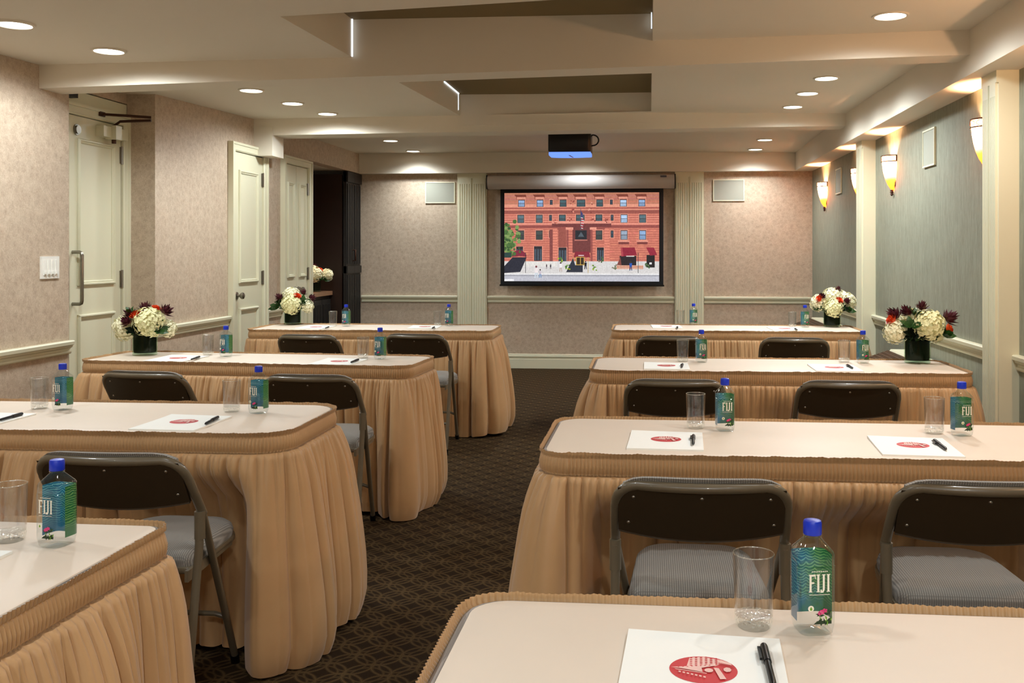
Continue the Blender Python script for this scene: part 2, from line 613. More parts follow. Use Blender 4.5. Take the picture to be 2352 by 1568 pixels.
# chair rails, baseboards
RAIL = [(0, 0.755), (0.012, 0.755), (0.016, 0.763), (0.016, 0.772), (0.010, 0.776), (0.010, 0.786), (0.022, 0.793),
        (0.024, 0.803), (0.034, 0.808), (0.036, 0.826), (0.030, 0.832), (0, 0.832)]
BASE = [(0, 0), (0.018, 0), (0.018, 0.105), (0.012, 0.112), (0.012, 0.125), (0.020, 0.130), (0.022, 0.142), (0.014, 0.150),
        (0.016, 0.158), (0.008, 0.165), (0, 0.165)]
lrail, rrail, brail = MB(), MB(), MB()
lb, rb_, bb = MB(), MB(), MB()
for y0, y1 in ((YF, 5.27), (6.24, 7.365), (8.095, 8.455)):
    lrail.sweep(RAIL, (XL, y0), (XL, y1), (1, 0))
    lb.sweep(BASE, (XL, y0), (XL, y1), (1, 0))
for y0, y1 in ((YF, 4.925), (5.14, 7.94), (8.165, YB)):
    rrail.sweep(RAIL, (XR, y0), (XR, y1), (-1, 0))
    rb_.sweep(BASE, (XR, y0), (XR, y1), (-1, 0))
for x0, x1 in ((XL, -2.205), (-1.855, 0.29), (0.625, XR)):
    brail.sweep(RAIL, (x0, YB), (x1, YB), (0, -1))
    bb.sweep(BASE, (x0, YB), (x1, YB), (0, -1))
struct(lrail, 'trim_9', 'trim', 'cream chair rail on the left wall', 'chair rail')
struct(rrail, 'trim_10', 'trim', 'cream chair rail on the right wall', 'chair rail')
struct(brail, 'trim_11', 'trim', 'cream chair rail on the screen wall', 'chair rail')
struct(lb, 'baseboard_left', 'trim', 'cream baseboard of the left wall', 'baseboard')
struct(rb_, 'baseboard_right', 'trim', 'cream baseboard of the right wall', 'baseboard')
struct(bb, 'baseboard_back', 'trim', 'cream baseboard of the screen wall', 'baseboard')


# fluted pilasters: built along local u (width), out = local -y
def pilaster(num, origin, rz, w, depth, label, ztop=ZB):
    mb = MB()
    fl = 0.0
    mb.box(0, w, -depth + 0.012, 0, 0, ztop)
    s = (w - 0.05) / 2
    for u0 in (0.015, 0.035 + s):
        # strip with five flutes
        n = 5
        pts = [(u0, 0)]
        seg = s / (n * 2 + 1)
        for k in range(n):
            a = u0 + seg * (2 * k + 1)
            pts += [(a, 0), (a + seg * 0.25, 0.007), (a + seg * 0.75, 0.007), (a + seg, 0)]
        pts.append((u0 + s, 0))
        zlo, zhi = 0.18, ztop - 0.125
        vs, m = [], len(pts)
        for z in (zlo, zhi):
            for (u, dpt) in pts:
                vs.append((u, -depth + dpt, z))
        fs = [(i, i + 1, m + i + 1, m + i) for i in range(m - 1)]
        vs += [(u0, -depth + 0.012, zlo), (u0, -depth + 0.012, zhi), (u0 + s, -depth + 0.012, zlo), (u0 + s, -depth + 0.012, zhi)]
        fs += [(0, m, 2 * m + 1, 2 * m), (m - 1, 2 * m - 1, 2 * m + 3, 2 * m + 2)]
        mb.add(vs, fs)
        mb.box(u0, u0 + s, -depth, -depth + 0.012, zhi, ztop - 0.06)
        mb.box(u0, u0 + s, -depth, -depth + 0.012, 0.165, zlo)
    mb.box(0, w, -depth, -depth + 0.012, ztop - 0.06, ztop)
    mb.box(-0.004, w + 0.004, -depth - 0.006, 0, 0, 0.165)
    o = struct(mb, 'trim_%d' % num, 'trim', label, 'pilaster')
    o.location = (origin[0], origin[1], 0)
    o.rotation_euler = (0, 0, rz)
    return o


pilaster(12, (-2.20, YB), 0, 0.34, 0.05, 'fluted cream pilaster left of the screen')
pilaster(13, (0.295, YB), 0, 0.325, 0.05, 'fluted cream pilaster right of the screen')
pilaster(14, (XR, 5.14), -PI / 2, 0.215, 0.11, 'nearer fluted cream pilaster on the right wall')
pilaster(15, (XR, 8.165), -PI / 2, 0.225, 0.11, 'farther fluted cream pilaster on the right wall')


# ------------------------------------------------------------------ doors in the left wall (face +X)
def moulding(mb, y0, y1, z0, z1, x, w=0.030, t=0.012):
    prof = [(0, -0.001), (0, t * 0.7), (w * 0.22, t * 1.5), (w * 0.45, t * 1.5), (w * 0.6, t * 0.7), (w * 0.8, t * 0.9), (w, t * 0.4), (w, -0.001)]
    vs = []
    for o, h in prof:
        vs += [(x + h, y0 + o, z0 + o), (x + h, y1 - o, z0 + o), (x + h, y1 - o, z1 - o), (x + h, y0 + o, z1 - o)]
    n = len(prof)
    mb.add(vs, [(k * 4 + i, k * 4 + (i + 1) % 4, (k + 1) * 4 + (i + 1) % 4, (k + 1) * 4 + i) for k in range(n - 1) for i in range(4)])


def leaf(mb, x, y0, y1, zt, panels, m=0.085):
    mb.box(x - 0.035, x, y0 + 0.003, y1 - 0.003, 0.008, zt - 0.004)
    for (z0, z1) in panels:
        moulding(mb, y0 + m, y1 - m, z0, z1, x)


def hinge(parent, x, y, z):
    h = MB()
    h.box(x, x + 0.006, y - 0.022, y + 0.022, z - 0.055, z + 0.055)
    h.tube([(x + 0.008, y, z - 0.06), (x + 0.008, y, z + 0.06)], 0.008, 8)
    return h.build('hinge', 'chrome', parent, 40)


def casing(y0, y1, zt, x, w=0.065, t=0.036, parent=None):
    """flat architrave with a raised outer bead, swept round three sides"""
    prof = [(0, -0.1), (0, t * 0.75), (0.008, t), (w - 0.02, t), (w - 0.018, t + 0.009), (w, t + 0.009), (w, -0.1)]
    c = MB()
    vs = []
    for o, h in prof:
        vs += [(x + h, y0 - o, 0), (x + h, y0 - o, zt + o), (x + h, y1 + o, zt + o), (x + h, y1 + o, 0)]
    n = len(prof)
    c.add(vs, [(k * 4 + i, k * 4 + i + 1, (k + 1) * 4 + i + 1, (k + 1) * 4 + i) for k in range(n - 1) for i in range(3)])
    return c.build('door_casing', 'trim', parent)


def knob(parent, x, y, z, name='door_knob'):
    k = MB()
    prof = [(0.0, 0), (0.032, 0.0), (0.030, 0.008), (0.012, 0.012), (0.011, 0.03), (0.020, 0.036), (0.028, 0.048), (0.026, 0.060), (0.014, 0.067), (0, 0.068)]
    n = 18
    vs = []
    for r, o in prof:
        for i in range(n):
            a = 2 * PI * i / n
            vs.append((x + o, y + r * math.cos(a), z + r * math.sin(a)))
    fs = []
    for i in range(len(prof) - 1):
        for j in range(n):
            fs.append((i * n + j, i * n + (j + 1) % n, (i + 1) * n + (j + 1) % n, (i + 1) * n + j))
    k.add(vs, fs)
    return k.build(name, 'chrome', parent, 50)


# door 1: double entrance doors in the recess
XD = -3.54
d1 = thing('door_1', 'pair of cream panelled entrance doors with pull handles in the left recess', 'door', (0, 0, 0), kind='structure')
for (a, b) in ((5.585, 6.165), (5.0, 5.58)):
    m1 = MB()
    leaf(m1, XD, a, b, 2.19, [(1.13, 2.05), (0.25, 0.95)])
    lf = m1.build('door_leaf', 'trim', d1)
casing(5.0, 6.17, 2.19, XD, 0.07, 0.02, d1)
for z in (1.99, 1.16, 0.3):
    hinge(d1, XD, 6.168, z)
for hy in (5.62, 5.47):
    h = MB()
    gx_ = XD + 0.062
    h.tube([(XD, hy, 1.02), (gx_ - 0.015, hy, 1.02), (gx_ - 0.004, hy, 1.025), (gx_, hy, 1.04), (gx_, hy, 1.32), (gx_ - 0.004, hy, 1.335),
            (gx_ - 0.015, hy, 1.34), (XD, hy, 1.34)], 0.011, 10)
    h.build('pull_handle', 'chrome', d1, 60)
h = MB()
n = 20
for r0, x0, x1 in ((0.034, XD, XD + 0.008), (0.026, XD, XD + 0.018)):
    vs = [(x, 5.66 + r0 * math.cos(2 * PI * i / n), 2.10 + r0 * math.sin(2 * PI * i / n)) for x in (x0, x1) for i in range(n)]
    h.add(vs, [(i, (i + 1) % n, n + (i + 1) % n, n + i) for i in range(n)] + [tuple(range(n, 2 * n))])
h.build('deadbolt', 'chrome', d1, 40)
h = MB()
h.box(XD, XD + 0.055, 5.87, 6.16, 2.085, 2.155)
h.box(XD + 0.01, XD + 0.085, 5.96, 6.03, 2.075, 2.165)
cl = h.build('door_closer', 'trim', d1)
h = MB()
h.tube([(XD + 0.05, 5.995, 2.05), (XD + 0.05, 5.995, 2.17)], 0.014, 10)
h.tube([(XD + 0.05, 5.995, 2.165), (XD + 0.09, 6.0, 2.195), (XD + 0.28, 6.04, 2.205)], 0.009, 8)
h.tube([(XD + 0.28, 6.04, 2.225), (XD + 0.02, 5.90, 2.23)], 0.009, 8)
h.box(XD - 0.0, XD + 0.03, 5.87, 5.93, 2.215, 2.245)
h.build('closer_arm', 'iron', cl, 40)
h = MB()
h.box(XD, XD + 0.05, 5.42, 5.60, 2.285, 2.312)
h.build('closer_bracket', 'black', d1)
m1 = MB()
m1.box(-3.575, XD, 4.95, 6.24, 2.255, 2.345)
m1.box(-3.575, XD, 6.235, 6.24, 0, 2.34)
m1.build('door_header', 'trim', d1)

d2 = thing('door_2', 'narrow cream closet door with round knob on the left wall', 'door', kind='structure')
m1 = MB()
leaf(m1, XL + 0.012, 7.44, 8.02, 2.155, [(1.085, 2.01), (0.25, 0.88)], 0.10)
m1.build('door_leaf', 'trim', d2)
casing(7.44, 8.02, 2.155, XL, 0.07, 0.036, d2)
for z in (1.96, 1.12, 0.3):
    hinge(d2, XL + 0.014, 8.018, z)
knob(d2, XL + 0.012, 7.50, 0.985)

d3 = thing('door_3', 'pair of narrow cream closet doors beside the bar niche', 'door', kind='structure')
for (a, b) in ((8.53, 8.823), (8.827, 9.12)):
    m1 = MB()
    leaf(m1, XL + 0.012, a, b, 2.155, [(1.10, 1.99), (0.25, 0.90)], 0.06)
    m1.build('door_leaf', 'trim', d3)
casing(8.53, 9.12, 2.155, XL, 0.07, 0.036, d3)
for y in (8.532, 9.118):
    for z in (1.95, 1.13, 0.3):
        hinge(d3, XL + 0.014, y, z)
for y in (8.785, 8.865):
    knob(d3, XL + 0.012, y, 0.98)

# ------------------------------------------------------------------ bar niche
mb = MB()
mb.box(-4.22, -4.15, 9.19, 10.48, 0, ZB)
mb.box(-4.2, XL - 0.12, 9.10, 9.19, 0, ZB)
mb.box(-4.2, XL - 0.06, 10.40, 10.48, 0, ZB - 0.04)
struct(mb, 'trim_16', 'nichewood', 'dark wood lining of the bar niche', 'niche lining')
mb = MB()
mb.box(-4.25, XL - 0.121, 9.10, YB, ZB + 0.004, ZB + 0.05)
struct(mb, 'trim_17', 'ceil', 'low painted ceiling of the bar niche', 'ceiling')
cab = thing('bar_cabinet', 'dark fluted bar cabinet standing in the niche at left', 'cabinet', (-3.80, 9.8, 0))
m1 = MB()
m1.box(-0.34, 0.26, -0.6, 0.59, 0.0, 0.86)
m1.build('body', 'darkwood', cab)
for k in range(4):
    m1 = MB()
    y0 = -0.59 + k * 0.295
    m1.box(0.26, 0.278, y0 + 0.005, y0 + 0.288, 0.08, 0.82)
    for j in range(5):
        m1.box(0.278, 0.29, y0 + 0.03 + j * 0.05, y0 + 0.055 + j * 0.05, 0.13, 0.77)
    m1.build('door', 'darkwood', cab)
ct = MB()
ct.rbox(-4.14, -3.50, 9.2, 10.39, 0.862, 0.905, 0.008, 2)
tag(ct.build('countertop', 'stone'), 'brown stone countertop on the dark bar cabinet in the niche', 'countertop')
fd = thing('folding_door', 'black fluted folding door stacked at the far end of the niche', 'folding door', (XL, 10.65, 0))
for k, (y0, y1) in enumerate(((-0.245, 0.0), (0.005, 0.27))):
    m1 = MB()
    m1.box(-0.045, -0.012, y0, y1, 0.01, 2.235)
    m1.box(-0.05, 0.004, y0, y1, 1.10, 1.18)
    m1.box(-0.05, 0.008, y0, y1, 2.12, 2.235)
    for j in range(4):
        u = y0 + 0.02 + j * 0.06
        for (z0, z1) in ((0.06, 1.08), (1.2, 2.1)):
            m1.box(-0.012, 0.003, u, u + 0.032, z0, z1)
    pn = m1.build('door_panel', 'darkwood', fd)
    if k == 0:
        h = MB()
        h.tube([(0.004, -0.06, 1.24), (0.035, -0.06, 1.24), (0.035, -0.06, 1.36), (0.004, -0.06, 1.36)], 0.008, 8)
        h.build('pull_handle', 'iron', pn, 50)

# ------------------------------------------------------------------ wall fittings
sp = thing('light_switch', 'white four gang dimmer switch plate on the left wall', 'switch', (XL, 5.085, 1.255))
m1 = MB()
m1.box(0, 0.008, -0.082, 0.082, -0.062, 0.062)
m1.build('plate', 'white_plastic', sp)
for k in range(4):
    m1 = MB()
    y = -0.051 + k * 0.034
    m1.box(0.008, 0.012, y - 0.009, y + 0.009, -0.042, 0.042)
    m1.box(0.012, 0.02, y - 0.008, y + 0.008, -0.036, -0.022)
    m1.build('slider', 'white_plastic', sp)


def wall_speaker(loc, rz, label):
    s = thing('wall_speaker', label, 'speaker', loc, rz, 'flush wall speakers')
    a = MB()
    for (x0, x1, z0, z1) in ((-0.175, 0.175, 0.112, 0.122), (-0.175, 0.175, -0.122, -0.112), (-0.175, -0.165, -0.112, 0.112), (0.165, 0.175, -0.112, 0.112)):
        a.box(x0, x1, -0.014, -0.001, z0, z1)
    a.build('frame', 'trim', s)
    a = MB()
    a.box(-0.165, 0.165, -0.010, -0.001, -0.112, 0.112)
    a.build('grille', 'speaker', s)
    return s


sp1 = wall_speaker((-2.41, YB, 2.025), 0, 'flush speaker on the screen wall left of the left pilaster')
dup(sp1, (0.90, YB, 2.035), 0, 'flush speaker on the screen wall right of the right pilaster')
a = dup(sp1, (XR, 6.43, 2.02), -PI / 2, 'flush speaker on the right wall between the two pilasters')
a.scale = (0.75, 1, 1.0)
a = dup(sp1, (XR, 9.42, 2.02), -PI / 2, 'flush speaker on the right wall beyond the farther pilaster')
a.scale = (0.75, 1, 1.0)


def convector(loc, y1, label):
    c = thing('radiator_cover', label, 'radiator cover', loc, 0, 'radiator covers along the right wall')
    L = y1 - loc[1]
    a = MB()
    pf = [(-0.40, 0.0), (-0.025, 0.0), (-0.025, 0.655), (-0.13, 0.655), (-0.14, 0.640), (-0.40, 0.545)]
    a.add([(x, y, z) for y in (0, L) for x, z in pf], [tuple(range(6)), tuple(range(6, 12))] + [(i, (i + 1) % 6, 6 + (i + 1) % 6, 6 + i) for i in range(6)])
    a.build('cabinet', 'trim', c)
    g = MB()
    def gz(x):
        return 0.640 + (x + 0.14) * 0.365
    xa, xb = -0.385, -0.155
    g.hexa([(xa, 0.01, gz(xa) + 0.002), (xb, 0.01, gz(xb) + 0.002), (xb, L - 0.01, gz(xb) + 0.002), (xa, L - 0.01, gz(xa) + 0.002),
            (xa, 0.01, gz(xa) + 0.005), (xb, 0.01, gz(xb) + 0.005), (xb, L - 0.01, gz(xb) + 0.005), (xa, L - 0.01, gz(xa) + 0.005)], 1)
    nn = int(L / 0.035)
    for k in range(nn + 1):
        y = 0.01 + (L - 0.02) * k / nn
        g.hexa([(xa, y - 0.0022, gz(xa) + 0.006), (xb, y - 0.0022, gz(xb) + 0.006), (xb, y + 0.0022, gz(xb) + 0.006), (xa, y + 0.0022, gz(xa) + 0.006),
                (xa, y - 0.0022, gz(xa) + 0.013), (xb, y - 0.0022, gz(xb) + 0.013), (xb, y + 0.0022, gz(xb) + 0.013), (xa, y + 0.0022, gz(xa) + 0.013)])
    for k in range(9):
        x = xa + (xb - xa) * k / 8
        g.box(x - 0.002, x + 0.002, 0.01, L - 0.01, gz(x) + 0.009, gz(x) + 0.016)
    g.build('grille', ['grille', 'darkgrey'], c)
    return c


convector((XR, 5.60, 0), 6.93, 'radiator cover with wire grille top between the right wall pilasters')
convector((XR, 8.45, 0), 10.2, 'radiator cover with wire grille top in the far right corner')

# ------------------------------------------------------------------ projection screen
scr = thing('projection_screen', 'wall mounted projection screen showing a red brick hotel', 'projection screen', (-0.77, YB - 0.09, 0))
zc = EYE


def sx(px):
    d = 10.86 * CO + 0.77 * SI
    return (px - 1490) * CO * d / F_PX + 0.77 + 0.012


def sz(py):
    return zc + (CY - py) * 10.90 / F_PX


m1 = MB()
x0, x1 = sx(1116), sx(1546)
prof = [(0.075, sz(403)), (-0.05, sz(403)), (-0.075, sz(407)), (-0.085, sz(416)), (-0.078, sz(426)), (-0.055, sz(431)), (-0.045, sz(434)), (0.075, sz(434))]
vs = [(x, o, z) for x in (x0, x1) for o, z in prof]
n = len(prof)
m1.add(vs, [(i, (i + 1) % n, n + (i + 1) % n, n + i) for i in range(n)] + [tuple(range(n)), tuple(range(n, 2 * n))])
hs = m1.build('housing', 'housing', scr, 50)
m1 = MB()
m1.box(sx(1514), sx(1528), -0.0875, -0.078, sz(409.5), sz(405.5))
m1.build('maker_badge', 'badge', hs)
for xa, xb in ((x0 - 0.012, x0), (x1, x1 + 0.012)):
    m1 = MB()
    m1.box(xa, xb, -0.075, 0.075, sz(434), sz(402))
    m1.build('end_cap', 'border', hs)
m1 = MB()
m1.box(sx(1145), sx(1521), -0.010, -0.006, sz(655), sz(434))
m1.build('screen_cloth', 'border', scr)
m1 = MB()
m1.rbox(sx(1143), sx(1523), -0.018, 0.0, sz(657), sz(653), 0.004, 2)
m1.build('weight_bar', 'black', scr)

# the projected photo, painted from flat patches
PV, PF, PC = [], [], []
layer = [0]


def zx(u):
    return sx(1100 + u / 4.704)


def zy(v):
    return sz(380 + v / 4.704)


def patch(pts, c):
    layer[0] += 1
    y = -0.0105 - layer[0] * 0.000006
    o = len(PV)
    u0, u1, v0, v1 = 255, 1935, 295, 1250
    for u, v in pts:
        PV.append((zx(min(max(u, u0), u1)), y, zy(min(max(v, v0), v1))))
    PF.append(tuple(range(o, o + len(pts))))
    PC.append(rgb(*[min(255, v * 0.93 + 18) for v in c]))


def rc(a, b, c, d, col):
    patch([(a, b), (c, b), (c, d), (a, d)], col)


rnd = random.Random(4)
rc(255, 295, 1935, 1250, (206, 116, 96))
for k in range(15):                               # tiled roof
    v = 295 + k * 9
    rc(255, v, 1935, v + 9, (186 + rnd.randint(-10, 10), 112 + rnd.randint(-8, 8), 92 + rnd.randint(-6, 6)))
rc(255, 418, 1935, 452, (226, 146, 120))
rc(255, 452, 1935, 470, (168, 84, 72))
rc(255, 470, 1935, 484, (222, 140, 116))
rc(255, 484, 1935, 522, (150, 78, 68))
for k in range(4):
    rc(255, 540 + k * 24, 1935, 548 + k * 24, (180, 92, 80))
    rc(255, 549 + k * 24, 1935, 556 + k * 24, (232, 146, 124))
rc(255, 628, 1935, 644, (226, 136, 116))
rc(255, 644, 1935, 676, (146, 72, 66))
for k in range(14):
    v = 690 + k * 25
    rc(255, v, 1935, v + 5, (170, 84, 74))
    for q in range(12):
        if rnd.random() < 0.6:
            u = 260 + q * 140 + rnd.randint(0, 60)
            rc(u, v + 7, u + 60, v + 22, (222, 128 + rnd.randint(-8, 8), 104))
win = [(405, 480, 1), (608, 683, 1), (752, 785, 2), (860, 935, 0), (1045, 1140, 0), (1258, 1332, 0), (1405, 1437, 2), (1512, 1588, 3), (1712, 1787, 1)]
for rowi, (v0, v1) in enumerate(((368, 446), (530, 620), (700, 802))):
    for (a, b, t) in win:
        a2, b2 = (a - 8 if rowi else a), (b - 8 if rowi else b)
        if rowi and a > 1400:
            a2, b2 = a + 8, b + 8
        if rowi == 2 and a == 1045:
            continue
        w0, w1 = (v0, v1) if t != 2 else (v0 + 2, v1 - 22)
        rc(a2 - 6, w0 - 8, b2 + 6, w1 + 8, (228, 150, 126))
        rc(a2, w0, b2, w1, (66, 44, 44))
        gl = {0: (66, 92, 98), 1: (140, 172, 214), 2: (60, 78, 92), 3: (176, 206, 240)}[t]
        if rowi == 1 and t == 1:
            gl = (86, 110, 118)
        if rowi == 2 and a < 1400:
            gl = (66, 72, 70)
        if rowi == 2 and t == 3:
            gl = (150, 166, 186)
        rc(a2 + 6, w0 + 8, b2 - 6, (w0 + w1) / 2 - 2, gl)
        rc(a2 + 6, (w0 + w1) / 2 + 3, b2 - 6, w1 - 4, tuple(int(x * 0.88) for x in gl))
        if rowi == 0 and t != 2:
            patch([(a - 42, 312), (b + 10, 312), (b + 16, 338), (b, 366), (a - 20, 366), (a - 20, 340)], (120, 56, 44))
            rc(a - 14, 340, b + 8, 362, (224, 146, 124))
        if rowi == 2 and a > 1400 and t != 2:
            rc(a - 20, 812, b + 30, 826, (230, 150, 128))
            rc(a - 14, 826, b + 24, 852, (120, 58, 54))
# entrance bay
rc(775, 600, 1420, 628, (228, 146, 126))
rc(775, 628, 1420, 664, (112, 54, 52))
rc(835, 664, 1350, 690, (150, 76, 68))
rc(1000, 664, 1200, 940, (110, 56, 54))
rc(845, 690, 932, 1040, (150, 78, 68))
rc(1030, 700, 1155, 800, (40, 40, 44))
patch([(1060, 770), (1093, 715), (1126, 770)], (78, 88, 96))
rc(1022, 800, 1162, 812, (190, 112, 98))
for (a, b) in ((935, 1000), (1196, 1252)):
    rc(a, 690, b, 1045, (214, 120, 100))
    rc(a, 690, a + 22, 1045, (150, 76, 70))
    rc(a - 8, 668, b + 8, 694, (232, 150, 128))
    for k in range(11):
        rc(a, 712 + k * 30, b, 717 + k * 30, (140, 70, 64))
for (a, b) in ((785, 835), (1345, 1402)):
    rc(a, 690, b, 1045, (224, 130, 108))
    for k in range(11):
        rc(a, 706 + k * 30, b, 711 + k * 30, (160, 80, 70))
rc(750, 690, 785, 1040, (130, 66, 62))
for (u, v) in ((995, 400), (1190, 400), (995, 485), (1190, 485), (808, 598), (965, 580), (1220, 580), (1375, 590)):
    for q in range(7):
        du, dv = rnd.randint(-24, 18), rnd.randint(-26, 22)
        rc(u + du, v + dv, u + du + 14, v + dv + 12, rnd.choice([(232, 156, 134), (150, 70, 62), (206, 110, 92), (120, 54, 50)]))
for (a, b, c, d) in ((580, 668, 872, 1030), (385, 460, 875, 935), (848, 935, 885, 1040), (1265, 1340, 885, 1030)):
    rc(a - 8, c - 4, b + 8, d, (228, 146, 124))
    rc(a, c, b, d, (44, 40, 44))
    for q in range(3):
        w = (b - a) / 3
        rc(a + 6 + q * w, c + 30, a + w - 4 + q * w, d - 6, (70, 80, 92))
rc(1265, 810, 1345, 850, (190, 104, 88))
# pavement, street
rc(255, 1034, 1935, 1172, (214, 210, 208))
rc(480, 1038, 830, 1090, (226, 222, 216))
rc(255, 1166, 1935, 1178, (236, 234, 232))
rc(255, 1178, 1935, 1250, (188, 188, 198))
rc(255, 1184, 1935, 1194, (150, 150, 158))
rc(255, 1228, 360, 1250, (240, 240, 244))
# shop, awnings
rc(1510, 975, 1690, 1078, (40, 34, 36))
rc(1800, 965, 1888, 1100, (36, 32, 32))
patch([(1480, 1075), (1520, 985), (1530, 1075)], (120, 62, 56))
patch([(1522, 885), (1672, 885), (1696, 968), (1530, 982)], (140, 36, 52))
patch([(1522, 885), (1540, 885), (1552, 980), (1530, 982)], (172, 62, 72))
patch([(1796, 885), (1878, 885), (1914, 966), (1838, 972)], (146, 40, 56))
rc(1582, 974, 1668, 984, (220, 214, 206))
for k in range(18):
    rc(1480 + k * 16, 1076, 1490 + k * 16, 1118, (214, 130, 88))
rc(1480, 1090, 1766, 1096, (190, 106, 70))
patch([(1012, 990), (1030, 930), (1180, 930), (1194, 990)], (132, 40, 52))
rc(1064, 966, 1124, 976, (214, 190, 190))
rc(1008, 990, 1016, 1150, (190, 160, 90))
rc(1166, 990, 1172, 1160, (190, 160, 90))
rc(1036, 986, 1130, 1076, (196, 156, 70))
rc(1046, 994, 1082, 1068, (52, 40, 30))
rc(1090, 994, 1122, 1068, (52, 40, 30))
patch([(930, 1152), (1006, 1000), (1030, 1076), (1112, 1076), (1112, 1152)], (44, 46, 56))
patch([(255, 1162), (255, 1086), (345, 992), (500, 992), (430, 1150)], (40, 40, 50))
patch([(332, 985), (352, 932), (400, 914), (452, 920), (490, 950), (500, 985), (420, 978), (380, 984)], (126, 40, 56))
for q in range(170):                              # tree
    u, v = 255 + abs(rnd.gauss(0, 68)), rnd.gauss(815, 78)
    if v > 985:
        continue
    s = rnd.uniform(10, 26)
    patch([(u + s * math.cos(2 * PI * i / 6), v + s * math.sin(2 * PI * i / 6)) for i in range(6)],
          rnd.choice([(70, 104, 52), (96, 130, 62), (52, 82, 44), (124, 150, 84)]))
rc(255, 940, 330, 995, (40, 62, 58))
# flag
rc(1086, 470, 1092, 700, (90, 80, 90))
patch([(1090, 488), (1112, 520), (1112, 560), (1090, 560)], (60, 60, 110))
for k in range(9):
    u = 1090 + (k % 3) * 3
    v = 560 + k * 14
    patch([(u, v), (u + 34 - abs(k - 3) * 3, v + 6), (u + 32 - abs(k - 3) * 3, v + 13), (u, v + 8)], (196, 50, 66) if k % 2 else (236, 214, 214))
# posts, plants, passers-by
for u in (487, 1710):
    rc(u - 3, 940, u + 3, 1160, (50, 50, 54))
for (u, v, g) in ((862, 1010, 1), (940, 1090, 1), (1232, 1100, 1), (1302, 1015, 0), (1445, 1095, 0), (1800, 1075, 0)):
    for q in range(9):
        a, b = u + rnd.randint(-24, 24), v + rnd.randint(-30, 22)
        rc(a, b, a + 15, b + 14, rnd.choice([(160, 176, 40), (110, 150, 50), (70, 110, 50)] if g else [(80, 110, 66), (120, 110, 90), (60, 90, 50)]))


def walker(u, v, h, shirt, legs, hair=(60, 44, 40)):
    s = h / 100
    patch([(u + 9 * s * math.cos(2 * PI * i / 8), v + 9 * s + 9 * s * math.sin(2 * PI * i / 8)) for i in range(8)], hair)
    patch([(u - 15 * s, v + 20 * s), (u + 15 * s, v + 20 * s), (u + 12 * s, v + 60 * s), (u - 13 * s, v + 60 * s)], shirt)
    patch([(u - 12 * s, v + 58 * s), (u, v + 58 * s), (u - 6 * s, v + 100 * s), (u - 15 * s, v + 100 * s)], legs)
    patch([(u + 1 * s, v + 58 * s), (u + 12 * s, v + 58 * s), (u + 16 * s, v + 98 * s), (u + 8 * s, v + 100 * s)], legs)


walker(605, 1080, 135, (236, 224, 224), (200, 210, 220), (120, 60, 66))
walker(648, 1118, 95, (200, 190, 200), (120, 150, 190))
walker(872, 1042, 105, (234, 230, 230), (190, 170, 160))
walker(1142, 1030, 90, (30, 28, 34), (30, 28, 34))
walker(1630, 1034, 100, (40, 80, 170), (60, 70, 110))
walker(718, 1062, 55, (90, 80, 84), (150, 140, 140))
walker(762, 1062, 58, (70, 66, 76), (120, 110, 110))
rc(1830, 1046, 1856, 1066, (235, 235, 235))
me = D.meshes.new('picture')
me.from_pydata(PV, [], PF)
me.materials.append(M['picture'])
att = me.color_attributes.new('tone', 'FLOAT_COLOR', 'CORNER')
buf = []
for f, c in zip(PF, PC):
    for _ in f:
        buf.extend(c)
att.data.foreach_set('color', buf)
o = D.objects.new('picture', me)
COL.objects.link(o)
o.parent = scr
o['label'] = 'bright projected photo of a red brick hotel facade'

# ------------------------------------------------------------------ projector
pz = ceil_z(-0.75, 9.05)
pj = thing('projector', 'black ceiling mounted projector with a glowing blue front', 'projector', (-0.735, 9.02, 2.265))
m1 = MB()
m1.rbox(-0.20, 0.20, -0.16, 0.12, 0.006, pz - 2.265 - 0.035, 0.03, 4, 0, 0.01)
m1.build('body', 'black', pj, 40)
m1 = MB()
pts = [(-0.195, -0.12)] + [(0.19 * math.sin(t), 0.12 + 0.05 * math.cos(t)) for t in np.linspace(PI / 2, -PI / 2, 12)]
pts = [(0.195, -0.12)] + [(0.195 * math.sin(t), 0.11 + 0.06 * math.cos(t)) for t in np.linspace(PI / 2, -PI / 2, 12)] + [(-0.195, -0.12)]
m1.prism(pts, -0.022, 0.006)
gl = m1.build('light_panel', 'blueglow', pj, 40)
m1 = MB()
m1.hexa([(-0.012, -0.10, -0.0235), (0.002, -0.10, -0.0235), (0.022, 0.12, -0.0235), (0.008, 0.12, -0.0235),
         (-0.012, -0.10, -0.02), (0.002, -0.10, -0.02), (0.022, 0.12, -0.02), (0.008, 0.12, -0.02)])
m1.build('seam', 'blueline', gl)
m1 = MB()
m1.tube([(0, 0, pz - 2.265 - 0.04), (0, 0, pz - 2.265 + 0.005)], 0.05, 16)
m1.build('mount', 'black', pj, 40)
m1 = MB()
m1.tube([(0.195, -0.1, 0.15)] + [(0.215 + 0.055 * math.sin(t), -0.1, 0.115 + 0.05 * math.cos(t)) for t in np.linspace(0, PI, 10)] + [(0.195, -0.1, 0.06)], 0.007, 8)
m1.build('cable', 'black', pj, 60)

